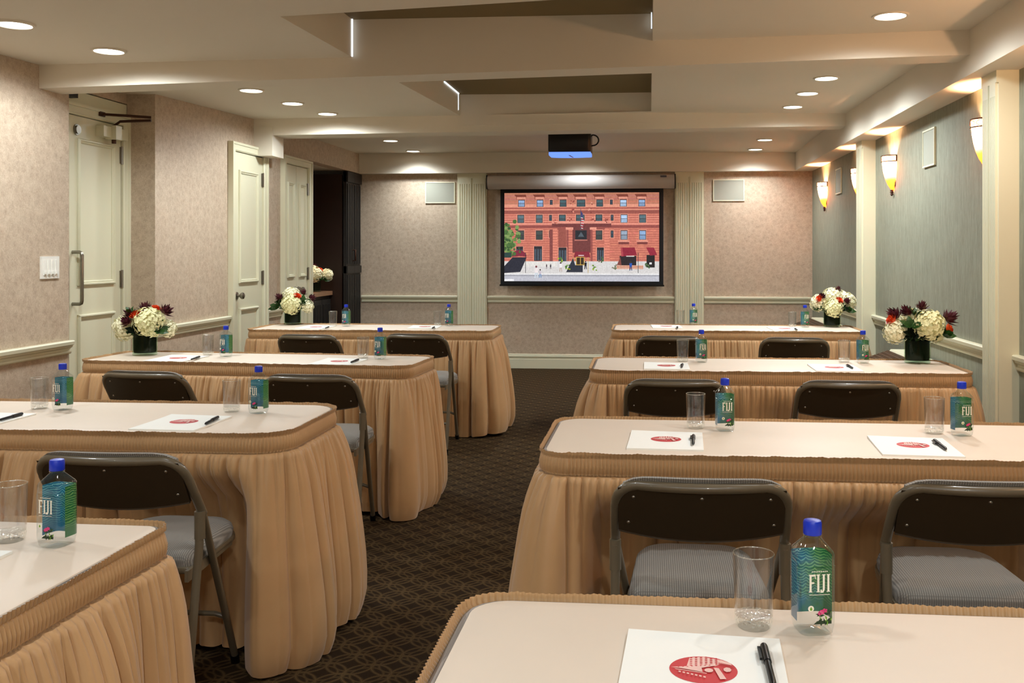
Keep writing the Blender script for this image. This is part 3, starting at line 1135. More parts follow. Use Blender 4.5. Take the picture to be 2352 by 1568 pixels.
# ------------------------------------------------------------------ recessed lights
LIGHTS = [
    (33, 54, 'recessed ceiling light over the left wall, nearest the camera'),
    (250, 115, 'recessed ceiling light just in front of the nearer beam at left'),
    (577, 206, 'first of three recessed lights between the beams at left, nearest the camera'),
    (672, 236, 'middle one of three recessed lights between the beams at left'),
    (752, 260, 'farthest of three recessed lights between the beams at left'),
    (897, 322, 'nearer recessed light beyond the farther beam at left'),
    (949, 346, 'recessed light next to the screen wall beam at left'),
    (2045, 34, 'recessed ceiling light in front of the nearer beam at right'),
    (1898, 178, 'first of three recessed lights between the beams at right, nearest the camera'),
    (1855, 213, 'middle one of three recessed lights between the beams at right'),
    (1821, 244, 'farthest of three recessed lights between the beams at right'),
    (1757, 320, 'nearer recessed light beyond the farther beam at right'),
    (1735, 342, 'recessed light next to the screen wall beam at right'),
]
SPOT_W, SPOT_C = 56.0, (0.93, 1.0, 1.03)


def spot(x, y, z, w=SPOT_W, ang=150, blend=0.8):
    l = D.lights.new('downlight_or_fill', 'SPOT')
    l.energy = w
    l.color = SPOT_C
    l.spot_size = math.radians(ang)
    l.spot_blend = blend
    l.shadow_soft_size = 0.06
    o = D.objects.new('downlight_or_fill', l)
    COL.objects.link(o)
    o.location = (x, y, z)


lt = None
for (px, py, lab) in LIGHTS:
    z = 2.45
    for _ in range(6):
        x, y = at(px, py, z)
        z = ceil_z(x, y)
    z -= 0.004
    if lt is None:
        lt = thing('recessed_light', lab, 'ceiling light', (x, y, z), 0, 'recessed ceiling lights')
        a = MB()
        a.lathe([(0.070, -0.001), (0.072, -0.006), (0.083, -0.005), (0.086, 0.008)], 32, cap=False)
        a.build('trim_ring', 'ceil', lt, 50)
        a = MB()
        a.lathe([(0.001, -0.003), (0.070, -0.002)], 32, cap=False)
        a.build('lens', 'lamp', lt)
    else:
        dup(lt, (x, y, z), 0, lab)
    if 1800 < px:
        spot(x, y, z - 0.03, SPOT_W, 170, 0.72)
    elif px in (250, 752):               # cones widened to brighten the beams beside them
        spot(x, y, z - 0.03, SPOT_W * 0.8, 174, 0.4)
    else:
        spot(x, y, z - 0.03, SPOT_W * (0.70 if px in (577, 672) else 0.85))
for (x, y, w) in ((-2.5, 2.3, 30), (-2.4, 0.4, 30), (-2.2, -1.6, 80), (1.0, 2.7, 55), (1.0, 0.3, 22), (0.6, -1.6, 330), (-0.9, 1.6, 25), (-0.8, -1.6, 150)):  # added unseen spots without fixtures, fill for near tables and skirt fronts
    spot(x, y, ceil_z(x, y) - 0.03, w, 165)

# ------------------------------------------------------------------ sconces
sc0 = None
SCON = [(5.36, 'wall sconce nearest the camera, beside the nearer pilaster'), (7.36, 'wall sconce just in front of the farther pilaster'),
        (8.46, 'wall sconce partly hidden behind the farther pilaster'), (10.12, 'farthest wall sconce in the corner by the screen wall')]


def make_sconce(y, lab):
    s = thing('wall_sconce', lab, 'wall lamp', (XR - 0.002, y, 1.77), 0, 'amber glass wall sconces')
    prof = [(0.010, 0.030), (0.026, 0.045), (0.044, 0.075), (0.060, 0.115), (0.072, 0.16), (0.080, 0.21), (0.084, 0.255), (0.085, 0.285)]
    a = MB()
    a.lathe(prof, 24, a0=PI / 2, a1=3 * PI / 2, cap=False)
    sh = a.build('glass_shade', 'amber', s, 60)
    b = MB()
    for z in (0.245, 0.288):
        b.tube([(0.0885 * math.cos(t), 0.0885 * math.sin(t), z) for t in np.linspace(PI / 2, 1.5 * PI, 20)], 0.0042, 6)
    for t in (PI / 2 + 0.03, 1.5 * PI - 0.03):
        b.tube([(0.0885 * math.cos(t), 0.0885 * math.sin(t), 0.243), (0.0885 * math.cos(t), 0.0885 * math.sin(t), 0.29)], 0.005, 6)
    for t0 in (0.70 * PI, PI, 1.30 * PI):
        b.tube([(0.0885 * math.cos(t0 + 0.40 * math.cos(q)), 0.0885 * math.sin(t0 + 0.40 * math.cos(q)), 0.2665 + 0.015 * math.sin(q)) for q in np.linspace(0, 2 * PI, 18)[:-1]], 0.0022, 5, closed=True)
    b.build('scroll_band', 'iron', s, 60)
    c = MB()
    c.lathe([(0.0, -0.012), (0.006, -0.008), (0.012, 0.0), (0.008, 0.008), (0.014, 0.016), (0.010, 0.024), (0.013, 0.034), (0.0, 0.036)], 12, (-0.014, 0))
    c.build('finial', 'iron', s, 60)
    p = MB()
    p.box(-0.004, 0.0, -0.05, 0.05, 0.06, 0.24)
    p.build('back_plate', 'iron', s)
    return s


for k, (y, lab) in enumerate(SCON):
    if sc0 is None:
        sc0 = make_sconce(y, lab)
    else:
        dup(sc0, (XR - 0.002, y, 1.77), 0, lab)
for y in [v[0] for v in SCON] + [3.9, 1.9]:  # plus unseen bulbs without a sconce; the nearest only added as fill
    l = D.lights.new('sconce_or_fill_bulb', 'POINT')
    l.energy = 32.0 if y > 5 else 15.0
    l.color = (1.0, 0.56, 0.31)
    l.shadow_soft_size = 0.022
    o = D.objects.new('sconce_or_fill_bulb', l)
    COL.objects.link(o)
    o.location = (XR - 0.045, y, 1.77 + 0.205)
# recessed light hidden behind the projector
spot(*at(1335, 343, 2.46), 2.43, 30)
# warm lamp inside the bar niche
l = D.lights.new('niche_lamp', 'SPOT')
l.energy = 22
l.color = (1.0, 0.72, 0.45)
l.spot_size = math.radians(75)
l.spot_blend = 0.7
l.shadow_soft_size = 0.03
o = D.objects.new('niche_lamp', l)
COL.objects.link(o)
o.location = (-3.68, 9.85, 1.85)

# ------------------------------------------------------------------ tables
HA, HB = 0.915, 0.300


def perim(a, b, r, step):
    pts = []
    segs = [((-a + r, -b), (a - r, -b), (0, -1)), ((a, -b + r), (a, b - r), (1, 0)), ((a - r, b), (-a + r, b), (0, 1)), ((-a, b - r), (-a, -b + r), (-1, 0))]
    cent = [(a - r, -b + r, -PI / 2), (a - r, b - r, 0), (-a + r, b - r, PI / 2), (-a + r, -b + r, PI)]
    for (p, q, nv), (cx, cy, a0) in zip(segs, cent):
        L = math.hypot(q[0] - p[0], q[1] - p[1])
        k = max(2, int(L / step))
        for i in range(k):
            t = i / k
            pts.append((p[0] + (q[0] - p[0]) * t, p[1] + (q[1] - p[1]) * t, nv[0], nv[1]))
        k = max(3, int(r * PI / 2 / step))
        for i in range(k):
            t = a0 + PI / 2 * i / k
            pts.append((cx + r * math.cos(t), cy + r * math.sin(t), math.cos(t), math.sin(t)))
    return np.array(pts)


def n1(x, seed):
    """smooth periodic-free 1D noise, vectorised"""
    xi = np.floor(x).astype(int)
    t = x - xi
    t = t * t * (3 - 2 * t)
    def h(i):
        v = np.sin(i * 127.1 + seed * 311.7) * 43758.5453
        return v - np.floor(v)
    return h(xi) * (1 - t) + h(xi + 1) * t


def table(loc, rz, seed, label, chairs=(), cr=0.085, HB=0.300):
    t = thing('conference_table', label, 'table', (loc[0], loc[1], 0), rz, 'skirted conference tables')
    m1 = MB()
    m1.prism(rrect(-HA + 0.012, HA - 0.012, -HB + 0.012, HB - 0.012, cr - 0.012, 8), 0.728, TOP, 0, 0.004)
    tp = m1.build('tabletop', 'top', t, 40)
    m1 = MB()
    ring = perim(HA - 0.008, HB - 0.008, cr - 0.008, 0.02)
    m1.tube([(p[0], p[1], 0.752) for p in ring], 0.0065, 6, closed=True)
    m1.build('edge_strip', 'edge', tp, 60)
    P = perim(HA, HB, cr, 0.0027)
    n = len(P)
    ds = np.hypot(np.diff(P[:, 0], append=P[0, 0]), np.diff(P[:, 1], append=P[0, 1]))
    s = np.concatenate([[0], np.cumsum(ds)[:-1]])
    L = ds.sum()
    # rows of the gathered header band
    rib = np.abs(((s / 0.0108) % 1.0) - 0.5) * 2
    rows = []
    up = n1(s * 9, seed) * 0.003 + n1(s * 60, seed + 1) * 0.003
    lean = (n1(s * 5, seed + 2) - 0.5) * 0.008
    for (z, off, ra, w) in ((0.7635, 0.006, 0.006, 1.0), (0.760, 0.004, 0.006, 0.6), (0.756, 0.004, 0.005, 0), (0.750, -0.001, 0.003, 0), (0.746, 0.001, 0.0045, 0),
                            (0.725, 0.003, 0.0085, 0), (0.706, 0.002, 0.0075, 0), (0.699, -0.002, 0.003, 0)):
        rows.append((z + up * w, off + ra * rib + lean * w))
    nb = len(rows)
    # falling pleats: tight gathers that merge into broad irregular folds
    ends = np.sin(PI * np.clip(np.minimum(s, L - s) / 0.25, 0, 1) / 2)
    nf = round(L / 0.105)
    warp = (n1(s / 0.19, seed + 3) - 0.5) * 4.2 * ends
    ph = PI * nf * s / L + warp
    nm = round(L / 0.046)
    ph1 = PI * nm * s / L + (n1(s / 0.11, seed + 8) - 0.5) * 3.0 * ends
    nf2 = round(L / 0.021)
    ph2 = PI * nf2 * s / L + (n1(s * 20, seed + 4) - 0.5) * 2.5 * ends
    big = 1 - (1 - np.abs(np.sin(ph))) ** 2.9
    med = 1 - (1 - np.abs(np.sin(ph1))) ** 2.0
    fine = 1 - (1 - np.abs(np.sin(ph2))) ** 2
    amp = 0.25 + 1.35 * n1(s / 0.13, seed + 5)
    hem = 0.003 + 0.026 * n1(s / 0.22, seed + 6) ** 2
    for t_ in (0.0, 0.012, 0.03, 0.06, 0.10, 0.16, 0.24, 0.34, 0.45, 0.57, 0.69, 0.80, 0.89, 0.95, 0.985, 1.0):
        z = 0.697 * (1 - t_) + hem * t_
        A = 0.070 * (1 - math.exp(-t_ / 0.26))
        Bm = 0.012 * math.exp(-((t_ - 0.10) / 0.16) ** 2) + 0.004 * min(1, t_ * 4)
        B = 0.012 * math.exp(-t_ * 10.0) * min(1, t_ / 0.012 + 0.1)
        flare = 0.001 + 0.040 * min(1, t_ / 0.75)
        tuck = -0.026 * max(0, (t_ - 0.86) / 0.14) ** 2 * (0.4 + 1.2 * n1(s / 0.25, seed + 9))
        sway = (n1(s / 0.35, seed + 7) - 0.5) * 0.034 * t_
        rows.append((z + 0 * s, flare + tuck + sway + (A * amp) * big + Bm * med + B * fine))
    nr = len(rows)
    V = np.zeros((nr, n, 3))
    for k, (z, off) in enumerate(rows):
        V[k, :, 0] = P[:, 0] + P[:, 2] * off
        V[k, :, 1] = P[:, 1] + P[:, 3] * off
        V[k, :, 2] = z
    # the cloth is pushed in where a chair stands under the table
    for (cxl, cyl) in chairs:
        wx = np.clip((0.42 - np.abs(V[:, :, 0] - cxl)) / 0.19, 0, 1) * np.clip((0.84 - np.abs(P[None, :, 0])) / 0.10, 0, 1)
        wz = np.clip((0.67 - V[:, :, 2]) / 0.17, 0, 1)
        wgt = (wx * wx * (3 - 2 * wx)) * (wz * wz * (3 - 2 * wz)) * (P[None, :, 3] < -0.5)
        outer = -HB - (np.array([r[1].max() for r in rows]) * 0.9)[:, None]
        shift = np.maximum(cyl + 0.56 - outer, 0)
        keep = 1 - 0.35 * wgt
        V[:, :, 1] = outer + (V[:, :, 1] - outer) * keep + shift * wgt

    def grid(r0, r1, name, parent):
        k = r1 - r0
        vv = V[r0:r1].reshape(-1, 3)
        I = np.arange(n)
        J = (I + 1) % n
        F = np.concatenate([np.stack([(q + 1) * n + I, (q + 1) * n + J, q * n + J, q * n + I], 1) for q in range(k - 1)])
        me = D.meshes.new(name)
        me.from_pydata(vv.tolist(), [], F.tolist())
        me.materials.append(M['skirt'])
        me.polygons.foreach_set('use_smooth', [True] * len(me.polygons))
        me.update()
        o = D.objects.new(name, me)
        COL.objects.link(o)
        o.parent = parent
        return o

    sk = grid(nb - 1, nr, 'skirt', t)
    grid(0, nb + 1, 'header_band', sk)
    return t


TABLES = {
    'R1': ((0.612, 1.300), -0.004, 'right hand skirted table nearest the camera'),
    'R2': ((0.600, 3.050), -0.006, 'second right hand skirted table from the camera'),
    'R3': ((0.628, 4.985), 0.004, 'third right hand skirted table from the camera'),
    'R4': ((0.645, 7.36), 0.0, 'right hand skirted table nearest the screen'),
    'L1': ((-1.940, 1.680), -0.012, 'left hand skirted table nearest the camera'),
    'L2': ((-2.075, 3.255), 0.008, 'second left hand skirted table from the camera'),
    'L3': ((-2.110, 5.060), -0.060, 'third left hand skirted table from the camera'),
    'L4': ((-2.070, 7.19), 0.02, 'left hand skirted table nearest the screen'),
}
CH_POS = [
    ((0.128, 2.335), 0.0, 'folding chair with grey seat at the left place of the second right table'),
    ((0.810, 2.365), 0.0, 'folding chair with grey seat at the right place of the second right table'),
    ((-1.475, 2.495), 0.0, 'folding chair with grey seat at the right place of the second left table'),
    ((0.114, 4.135), 0.0, 'folding chair at the left place of the third right table'),
    ((0.849, 4.150), -0.02, 'folding chair at the right place of the third right table'),
    ((-2.315, 4.200), -0.10, 'folding chair at the left place of the third left table'),
    ((-1.510, 4.150), -0.02, 'folding chair at the right place of the third left table'),
    ((0.135, 6.240), -0.03, 'folding chair at the left place of the farthest right table'),
    ((0.925, 6.190), -0.06, 'folding chair at the right place of the farthest right table'),
    ((-2.245, 6.140), -0.08, 'folding chair at the left place of the farthest left table'),
    ((-1.548, 6.250), -0.10, 'folding chair at the right place of the farthest left table'),
]
for k, (key, (loc, rz, lab)) in enumerate(TABLES.items()):
    near = []
    for (cx_, cy_), crz, _ in CH_POS:
        dx, dy = cx_ - loc[0], cy_ - loc[1]
        lx, ly = dx * math.cos(rz) + dy * math.sin(rz), -dx * math.sin(rz) + dy * math.cos(rz)
        if abs(lx) < 0.95 and -1.2 < ly < -0.2:
            near.append((lx - 0.25 * (crz - rz), ly))
    table(loc, rz, 11 + k * 17, lab, near, {'L1': 0.04, 'L2': 0.12, 'R1': 0.07}.get(key, 0.085), 0.250 if key == 'L3' else 0.300)


# ------------------------------------------------------------------ folding chairs (origin under the back, facing +y)
def make_chair(label):
    c = thing('folding_chair', label, 'chair', (0, 0, 0), 0, 'brown folding chairs')
    W = 0.213

    def up(z):                       # y of the back upright at height z
        return 0.535 * (0.785 - z) / 0.775

    # back frame
    a = MB()
    R = 0.055
    path = [(-W, up(0.60), 0.60), (-W + 0.001, up(0.66), 0.66), (-W + 0.003, up(0.72), 0.72)]
    for k in range(7):
        t = PI - PI / 2 * k / 6
        path.append((-W + 0.004 + R + R * math.cos(t), up(0.722 + R * math.sin(t)) - 0.004 * k / 6, 0.722 + R * math.sin(t)))
    xs = np.linspace(-W + 0.004 + R, W - 0.004 - R, 13)
    mid = [(x, 0.006 - 0.004 - 0.026 * (1 - (x / (W - R)) ** 2), 0.777) for x in xs[1:-1]]
    right = [(-x, y, z) for (x, y, z) in reversed(path)]
    a.tube(path + mid + right, 0.0128, 12)
    bf = a.build('back_frame', 'chair', c, 60)
    # back pan, curved
    p = MB()
    nx, nz = 16, 6
    for side, off in ((0, -0.006), (1, 0.004)):
        vs = []
        for i in range(nx + 1):
            u = -1 + 2 * i / nx
            zb = 0.648 - 0.020 * (1 - u * u)
            for j in range(nz + 1):
                z = zb + (0.770 - zb) * j / nz
                y = up(0.70) - 0.042 - 0.024 * (1 - u * u) + (0.72 - z) * 0.55 + off + 0.02
                vs.append((u * (W - 0.010), y, z))
        fs = [(i * (nz + 1) + j, (i + 1) * (nz + 1) + j, (i + 1) * (nz + 1) + j + 1, i * (nz + 1) + j + 1) for i in range(nx) for j in range(nz)]
        p.add(vs, fs)
    p.tube([(u * (W - 0.012), up(0.70) - 0.042 - 0.024 * (1 - u * u) + (0.72 - (0.648 - 0.020 * (1 - u * u))) * 0.55 + 0.018, 0.648 - 0.020 * (1 - u * u)) for u in np.linspace(-1, 1, 17)], 0.005, 6)
    bp = p.build('back_panel', 'pan', c, 50)
    for (x, z) in ((-0.165, 0.745), (0, 0.748), (0.165, 0.745), (-0.178, 0.672), (0.178, 0.672)):
        q = MB()
        u = x / (W - 0.010)
        y = up(0.70) - 0.042 - 0.024 * (1 - u * u) + (0.72 - z) * 0.55 - 0.006 + 0.02
        q.lathe([(0.0, -0.003), (0.004, -0.002), (0.005, 0.0)], 10)
        o = q.build('screw', 'screw', bp, 60)
        o.location = (x, y, z)
        o.rotation_euler = (PI / 2 + 0.5, 0, 0)
        for v in o.data.vertices:
            v.co.z = -v.co.z
    # back cushion on the front of the pan
    f = MB()
    for off in (0.006, 0.032):
        vs = []
        for i in range(nx + 1):
            u = -1 + 2 * i / nx
            for j in range(nz + 1):
                zb = 0.652 - 0.018 * (1 - u * u)
                z = zb + (0.799 - 0.020 * abs(u) ** 8 - zb) * j / nz
                e = 0.010 if (j in (0, nz) or i in (0, nx)) and off > 0.01 else 0
                y = up(0.70) - 0.042 - 0.024 * (1 - u * u) + (0.72 - z) * 0.55 + off + 0.02 - e
                vs.append((u * (W - 0.022), y, z))
        o0 = len(f.v)
        fs = [(i * (nz + 1) + j, (i + 1) * (nz + 1) + j, (i + 1) * (nz + 1) + j + 1, i * (nz + 1) + j + 1) for i in range(nx) for j in range(nz)]
        f.add(vs, fs)
    m = (nx + 1) * (nz + 1)
    border = [i * (nz + 1) for i in range(nx + 1)] + [nx * (nz + 1) + j for j in range(1, nz + 1)] + [i * (nz + 1) + nz for i in range(nx - 1, -1, -1)] + [j for j in range(nz - 1, 0, -1)]
    for i in range(len(border)):
        a0, a1 = border[i], border[(i + 1) % len(border)]
        f.f.append((a0, a1, m + a1, m + a0))
        f.mi.append(0)
    f.build('back_cushion', 'seat', c, 60)
    # seat
    def outline(k):
        pts = []
        for q in range(7):
            a = PI + PI / 2 * q / 6
            pts.append((-0.155 + 0.03 * math.cos(a), 0.15 + 0.03 * math.sin(a)))
        for q in range(7):
            a = 1.5 * PI + PI / 2 * q / 6
            pts.append((0.155 + 0.03 * math.cos(a), 0.15 + 0.03 * math.sin(a)))
        for q in range(10):
            a = PI / 2 * q / 9
            pts.append((0.06 + 0.11 * math.cos(a) ** 0.8, 0.40 + 0.12 * math.sin(a) ** 0.9))
        for q in range(10):
            a = PI / 2 * (9 - q) / 9
            pts.append((-0.06 - 0.11 * math.cos(a) ** 0.8, 0.40 + 0.12 * math.sin(a) ** 0.9))
        return [(x * k, 0.33 + (y - 0.33) * k) for x, y in pts]
    s = MB()
    s.prism(outline(1.0), 0.428, 0.447, 0, 0.004)
    st = s.build('seat_pan', 'chair', c, 40)
    s = MB()
    rings = [(0.965, 0.445), (0.975, 0.462), (0.95, 0.476), (0.88, 0.487), (0.7, 0.497), (0.35, 0.502)]
    n = len(outline(1))
    vs = [(x, y, z) for k, z in rings for (x, y) in outline(k)]
    fs = [(k * n + i, k * n + (i + 1) % n, (k + 1) * n + (i + 1) % n, (k + 1) * n + i) for k in range(len(rings) - 1) for i in range(n)]
    fs.append(tuple(range((len(rings) - 1) * n, len(rings) * n)))
    fs.append(tuple(reversed(range(n))))
    s.add(vs, fs)
    s.build('seat_cushion', 'seat', c, 60)

    def fxl(z):                      # the front legs close in towards the floor
        return W - 0.085 * max(0, 0.605 - z) / 0.6
    for sg in (-1, 1):
        x = sg * W
        a = MB()
        a.tube([(sg * fxl(z), up(z), z) for z in (0.605, 0.45, 0.2, 0.015)], 0.0112, 10)
        fl = a.build('front_leg', 'chair', c, 60)
        b = MB()
        b.tube([(sg * fxl(0), up(0.0) - 0.006, 0.0), (sg * fxl(0.03), up(0.035), 0.035)], 0.0140, 10)
        b.build('foot_cap', 'black', fl, 50)
        a = MB()
        xo = x - sg * 0.0
        a.tube([(xo, up(0.605) - 0.020, 0.60), (xo, 0.105, 0.52), (xo + sg * 0.001, 0.055, 0.25), (xo + sg * 0.002, 0.004, 0.012)], 0.0120, 10)
        rl = a.build('rear_leg', 'chair', c, 60)
        b = MB()
        b.tube([(xo + sg * 0.002, 0.003, 0.0), (xo + sg * 0.002, 0.010, 0.035)], 0.0148, 10)
        b.build('foot_cap', 'black', rl, 50)
        b = MB()
        b.tube([(xo, up(0.605) - 0.016, 0.612), (xo, 0.108, 0.535)], 0.0150, 12)
        b.build('hinge_sleeve', 'chair', rl, 50)
        b = MB()
        b.hexa([(sg * 0.180, 0.085, 0.418), (sg * 0.190, 0.085, 0.418), (sg * 0.168, 0.42, 0.422), (sg * 0.158, 0.42, 0.422),
                (sg * 0.180, 0.085, 0.450), (sg * 0.190, 0.085, 0.450), (sg * 0.168, 0.42, 0.446), (sg * 0.158, 0.42, 0.446)])
        b.build('seat_bracket', 'chair', c)
    a = MB()
    q = fxl(0.2)
    a.tube([(-q, up(0.20), 0.20), (-q + 0.03, up(0.20) - 0.014, 0.215), (q - 0.03, up(0.20) - 0.014, 0.215), (q, up(0.20), 0.20)], 0.008, 8)
    a.build('stretcher', 'chair', c, 60)
    a = MB()
    a.tube([(-W, 0.045, 0.20), (W, 0.045, 0.20)], 0.008, 8)
    a.build('stretcher', 'chair', c, 60)
    return c


ch0 = None
for (x, y), rz, lab in CH_POS:
    if ch0 is None:
        ch0 = make_chair(lab)
        ch0.location = (x, y, 0)
        ch0.rotation_euler = (0, 0, rz)
    else:
        dup(ch0, (x, y, 0), rz, lab)


# ------------------------------------------------------------------ water bottle (front = -y)
def super_ring(hs, e, n, z, a0=0.0, a1=2 * PI):
    out = []
    for k in range(n):
        a = a0 + (a1 - a0) * k / (n if abs(a1 - a0 - 2 * PI) < 1e-6 else n - 1)
        c, s = math.cos(a), math.sin(a)
        r = hs / ((abs(c) ** e + abs(s) ** e) ** (1 / e))
        out.append((r * c, r * s, z))
    return out


def face_y(x, hs, e):
    return -(max(1e-9, hs ** e - abs(x) ** e)) ** (1 / e)


def make_bottle(label):
    b = thing('water_bottle', label, 'bottle', (0, 0, 0), 0, 'water bottles at the places')
    prof = [(0.004, 0.004, 3), (0.018, 0.002, 4), (0.025, 0.0, 4), (0.0275, 0.004, 5), (0.0290, 0.012, 5), (0.0300, 0.020, 5.5), (0.0302, 0.110, 5.5), (0.0290, 0.1115, 5.5), (0.0300, 0.1135, 5),
            (0.0300, 0.128, 5), (0.0285, 0.1325, 4.5), (0.0150, 0.149, 2.4), (0.0128, 0.152, 2), (0.0150, 0.1535, 2), (0.0150, 0.155, 2), (0.0125, 0.156, 2), (0.0125, 0.170, 2)]
    a = MB()
    n = 40
    vs = []
    for hs, z, e in prof:
        vs += super_ring(hs, e, n, z)
    fs = [(k * n + i, k * n + (i + 1) % n, (k + 1) * n + (i + 1) % n, (k + 1) * n + i) for k in range(len(prof) - 1) for i in range(n)]
    fs.append(tuple(reversed(range(n))))
    a.add(vs, fs)
    a.build('body', 'pet', b, 28)
    a = MB()
    a.lathe([(0.0142, 0.1555), (0.0148, 0.157), (0.0148, 0.174), (0.0135, 0.1775), (0.010, 0.1785), (0.0, 0.1788)], 28, cap=False)
    a.build('cap', 'cap', b, 50)
    # back label: wraps the back and the rear half of the sides
    a = MB()
    hs, e = 0.0292, 5.5
    r0 = super_ring(hs, e, 26, 0.019, -0.30, PI + 0.30)
    r1 = super_ring(hs, e, 26, 0.124, -0.30, PI + 0.30)
    a.add(r0 + r1, [(i, i + 1, 26 + i + 1, 26 + i) for i in range(25)])
    lb = a.build('back_label', 'label', b, 60)
    # front print
    hs, e = 0.0308, 5.5

    def fr(mbx, pts, off=0.0):
        mbx.add([(x, face_y(x, hs, e) - off, z) for x, z in pts], [tuple(range(len(pts)))])

    a = MB()
    z0, z1 = 0.072, 0.100
    sv, st = 0.0012, 0.0020

    def stem(x, w=0.0034, foot=True, head=True):
        fr(a, [(x, z0), (x + w, z0), (x + w, z1), (x, z1)])
        if foot:
            fr(a, [(x - 0.0013, z0), (x + w + 0.0013, z0), (x + w + 0.0013, z0 + sv), (x - 0.0013, z0 + sv)], 0.0001)
        if head:
            fr(a, [(x - 0.0013, z1 - sv), (x + w + 0.0013, z1 - sv), (x + w + 0.0013, z1), (x - 0.0013, z1)], 0.0001)

    stem(-0.0165)
    fr(a, [(-0.0165, z1 - 0.003), (-0.0065, z1 - 0.003), (-0.0065, z1), (-0.0165, z1)], 0.0002)
    fr(a, [(-0.0078, z1 - 0.007), (-0.0065, z1 - 0.007), (-0.0065, z1), (-0.0078, z1)], 0.0003)
    fr(a, [(-0.0165, 0.0855), (-0.0088, 0.0855), (-0.0088, 0.0880), (-0.0165, 0.0880)], 0.0002)
    stem(-0.0038)
    fr(a, [(0.0052, z0 + 0.002), (0.0086, z0 + 0.004), (0.0086, z1), (0.0052, z1)])
    fr(a, [(0.0039, z1 - sv), (0.0099, z1 - sv), (0.0099, z1), (0.0039, z1)], 0.0001)
    fr(a, [(0.0015, z0 - 0.001), (0.0062, z0 - 0.001), (0.0086, z0 + 0.004), (0.0052, z0 + 0.004), (0.0045, z0 + 0.0012), (0.0032, z0 + 0.004), (0.0015, z0 + 0.004)], 0.0001)
    stem(0.0128)
    fr(a, [(-0.0170, 0.0672), (0.0165, 0.0672), (0.0165, 0.0680), (-0.0170, 0.0680)])
    for k in range(9):
        x = -0.013 + k * 0.003
        fr(a, [(x, 0.1035), (x + 0.0018, 0.1035), (x + 0.0022, 0.1052), (x + 0.0004, 0.1052)])
    a.build('lettering', 'letter', b)
    a = MB()
    rr = random.Random(3)
    for k in range(26):
        x = rr.uniform(-0.004, 0.019)
        z = 0.022 + rr.random() ** 1.4 * 0.018
        s = rr.uniform(0.002, 0.004)
        t = rr.uniform(0, PI)
        fr(a, [(x + s * 1.6 * math.cos(t), z + s * 1.6 * math.sin(t)), (x - s * 0.5 * math.sin(t), z + s * 0.5 * math.cos(t)),
               (x - s * 1.2 * math.cos(t), z - s * 1.2 * math.sin(t)), (x + s * 0.5 * math.sin(t), z - s * 0.5 * math.cos(t))], 0.0001 * (k % 5) + 0.0001)
        a.mi[-1] = 2 if k % 5 == 0 else 1
    fr(a, [(-0.010, 0.021), (0.020, 0.021), (0.020, 0.027), (-0.004, 0.026)], 0.0)
    a.mi[-1] = 1
    for (cx_, cz_, s) in ((0.003, 0.040, 0.0045), (0.008, 0.0425, 0.004), (0.000, 0.038, 0.003)):
        for k in range(5):
            t = 2 * PI * k / 5
            fr(a, [(cx_, cz_), (cx_ + s * math.cos(t), cz_ + s * 0.8 * math.sin(t)), (cx_ + 1.3 * s * math.cos(t + 0.5), cz_ + s * 0.9 * math.sin(t + 0.5)), (cx_ + s * math.cos(t + 1), cz_ + 0.8 * s * math.sin(t + 1))], 0.0008)
    a.build('flower_print', ['petalpink', 'leafprint', 'limeprint'], b)
    a = MB()
    fr(a, [(-0.014 + 0.0048 * math.cos(2 * PI * i / 20), 0.046 + 0.0048 * math.sin(2 * PI * i / 20)) for i in range(20)])
    fr(a, [(-0.014, 0.0492), (-0.0118, 0.0455), (-0.0128, 0.0432), (-0.0152, 0.0432), (-0.0162, 0.0455)], 0.0003)
    a.mi[-1] = 1
    a.build('badge', ['letter', 'limeprint'], b)
    return b


def make_glass(label):
    g = thing('drinking_glass', label, 'glass', (0, 0, 0), 0, 'tumblers at the places')
    a = MB()
    a.lathe([(0.0275, 0.020), (0.0285, 0.06), (0.0305, 0.1125), (0.0310, 0.1145), (0.0318, 0.1145), (0.0322, 0.1130), (0.0305, 0.06), (0.0295, 0.020)], 36, cap=False)
    a.build('tumbler_wall', 'glass', g, 50)
    a = MB()
    a.lathe([(0.0, 0.0), (0.024, 0.0), (0.0275, 0.003), (0.0294, 0.010), (0.0296, 0.0195), (0.0270, 0.0205), (0.0, 0.016)], 36, cap=False)
    a.build('thick_base', 'crystal', g, 50)
    a = MB()
    a.tube([(0.0315 * math.cos(t), 0.0315 * math.sin(t), 0.1145) for t in np.linspace(0, 2 * PI, 40)[:-1]], 0.0009, 6, closed=True)
    a.build('rim', 'crystal', g, 60)
    return g


PADW, PADD = 0.226, 0.272


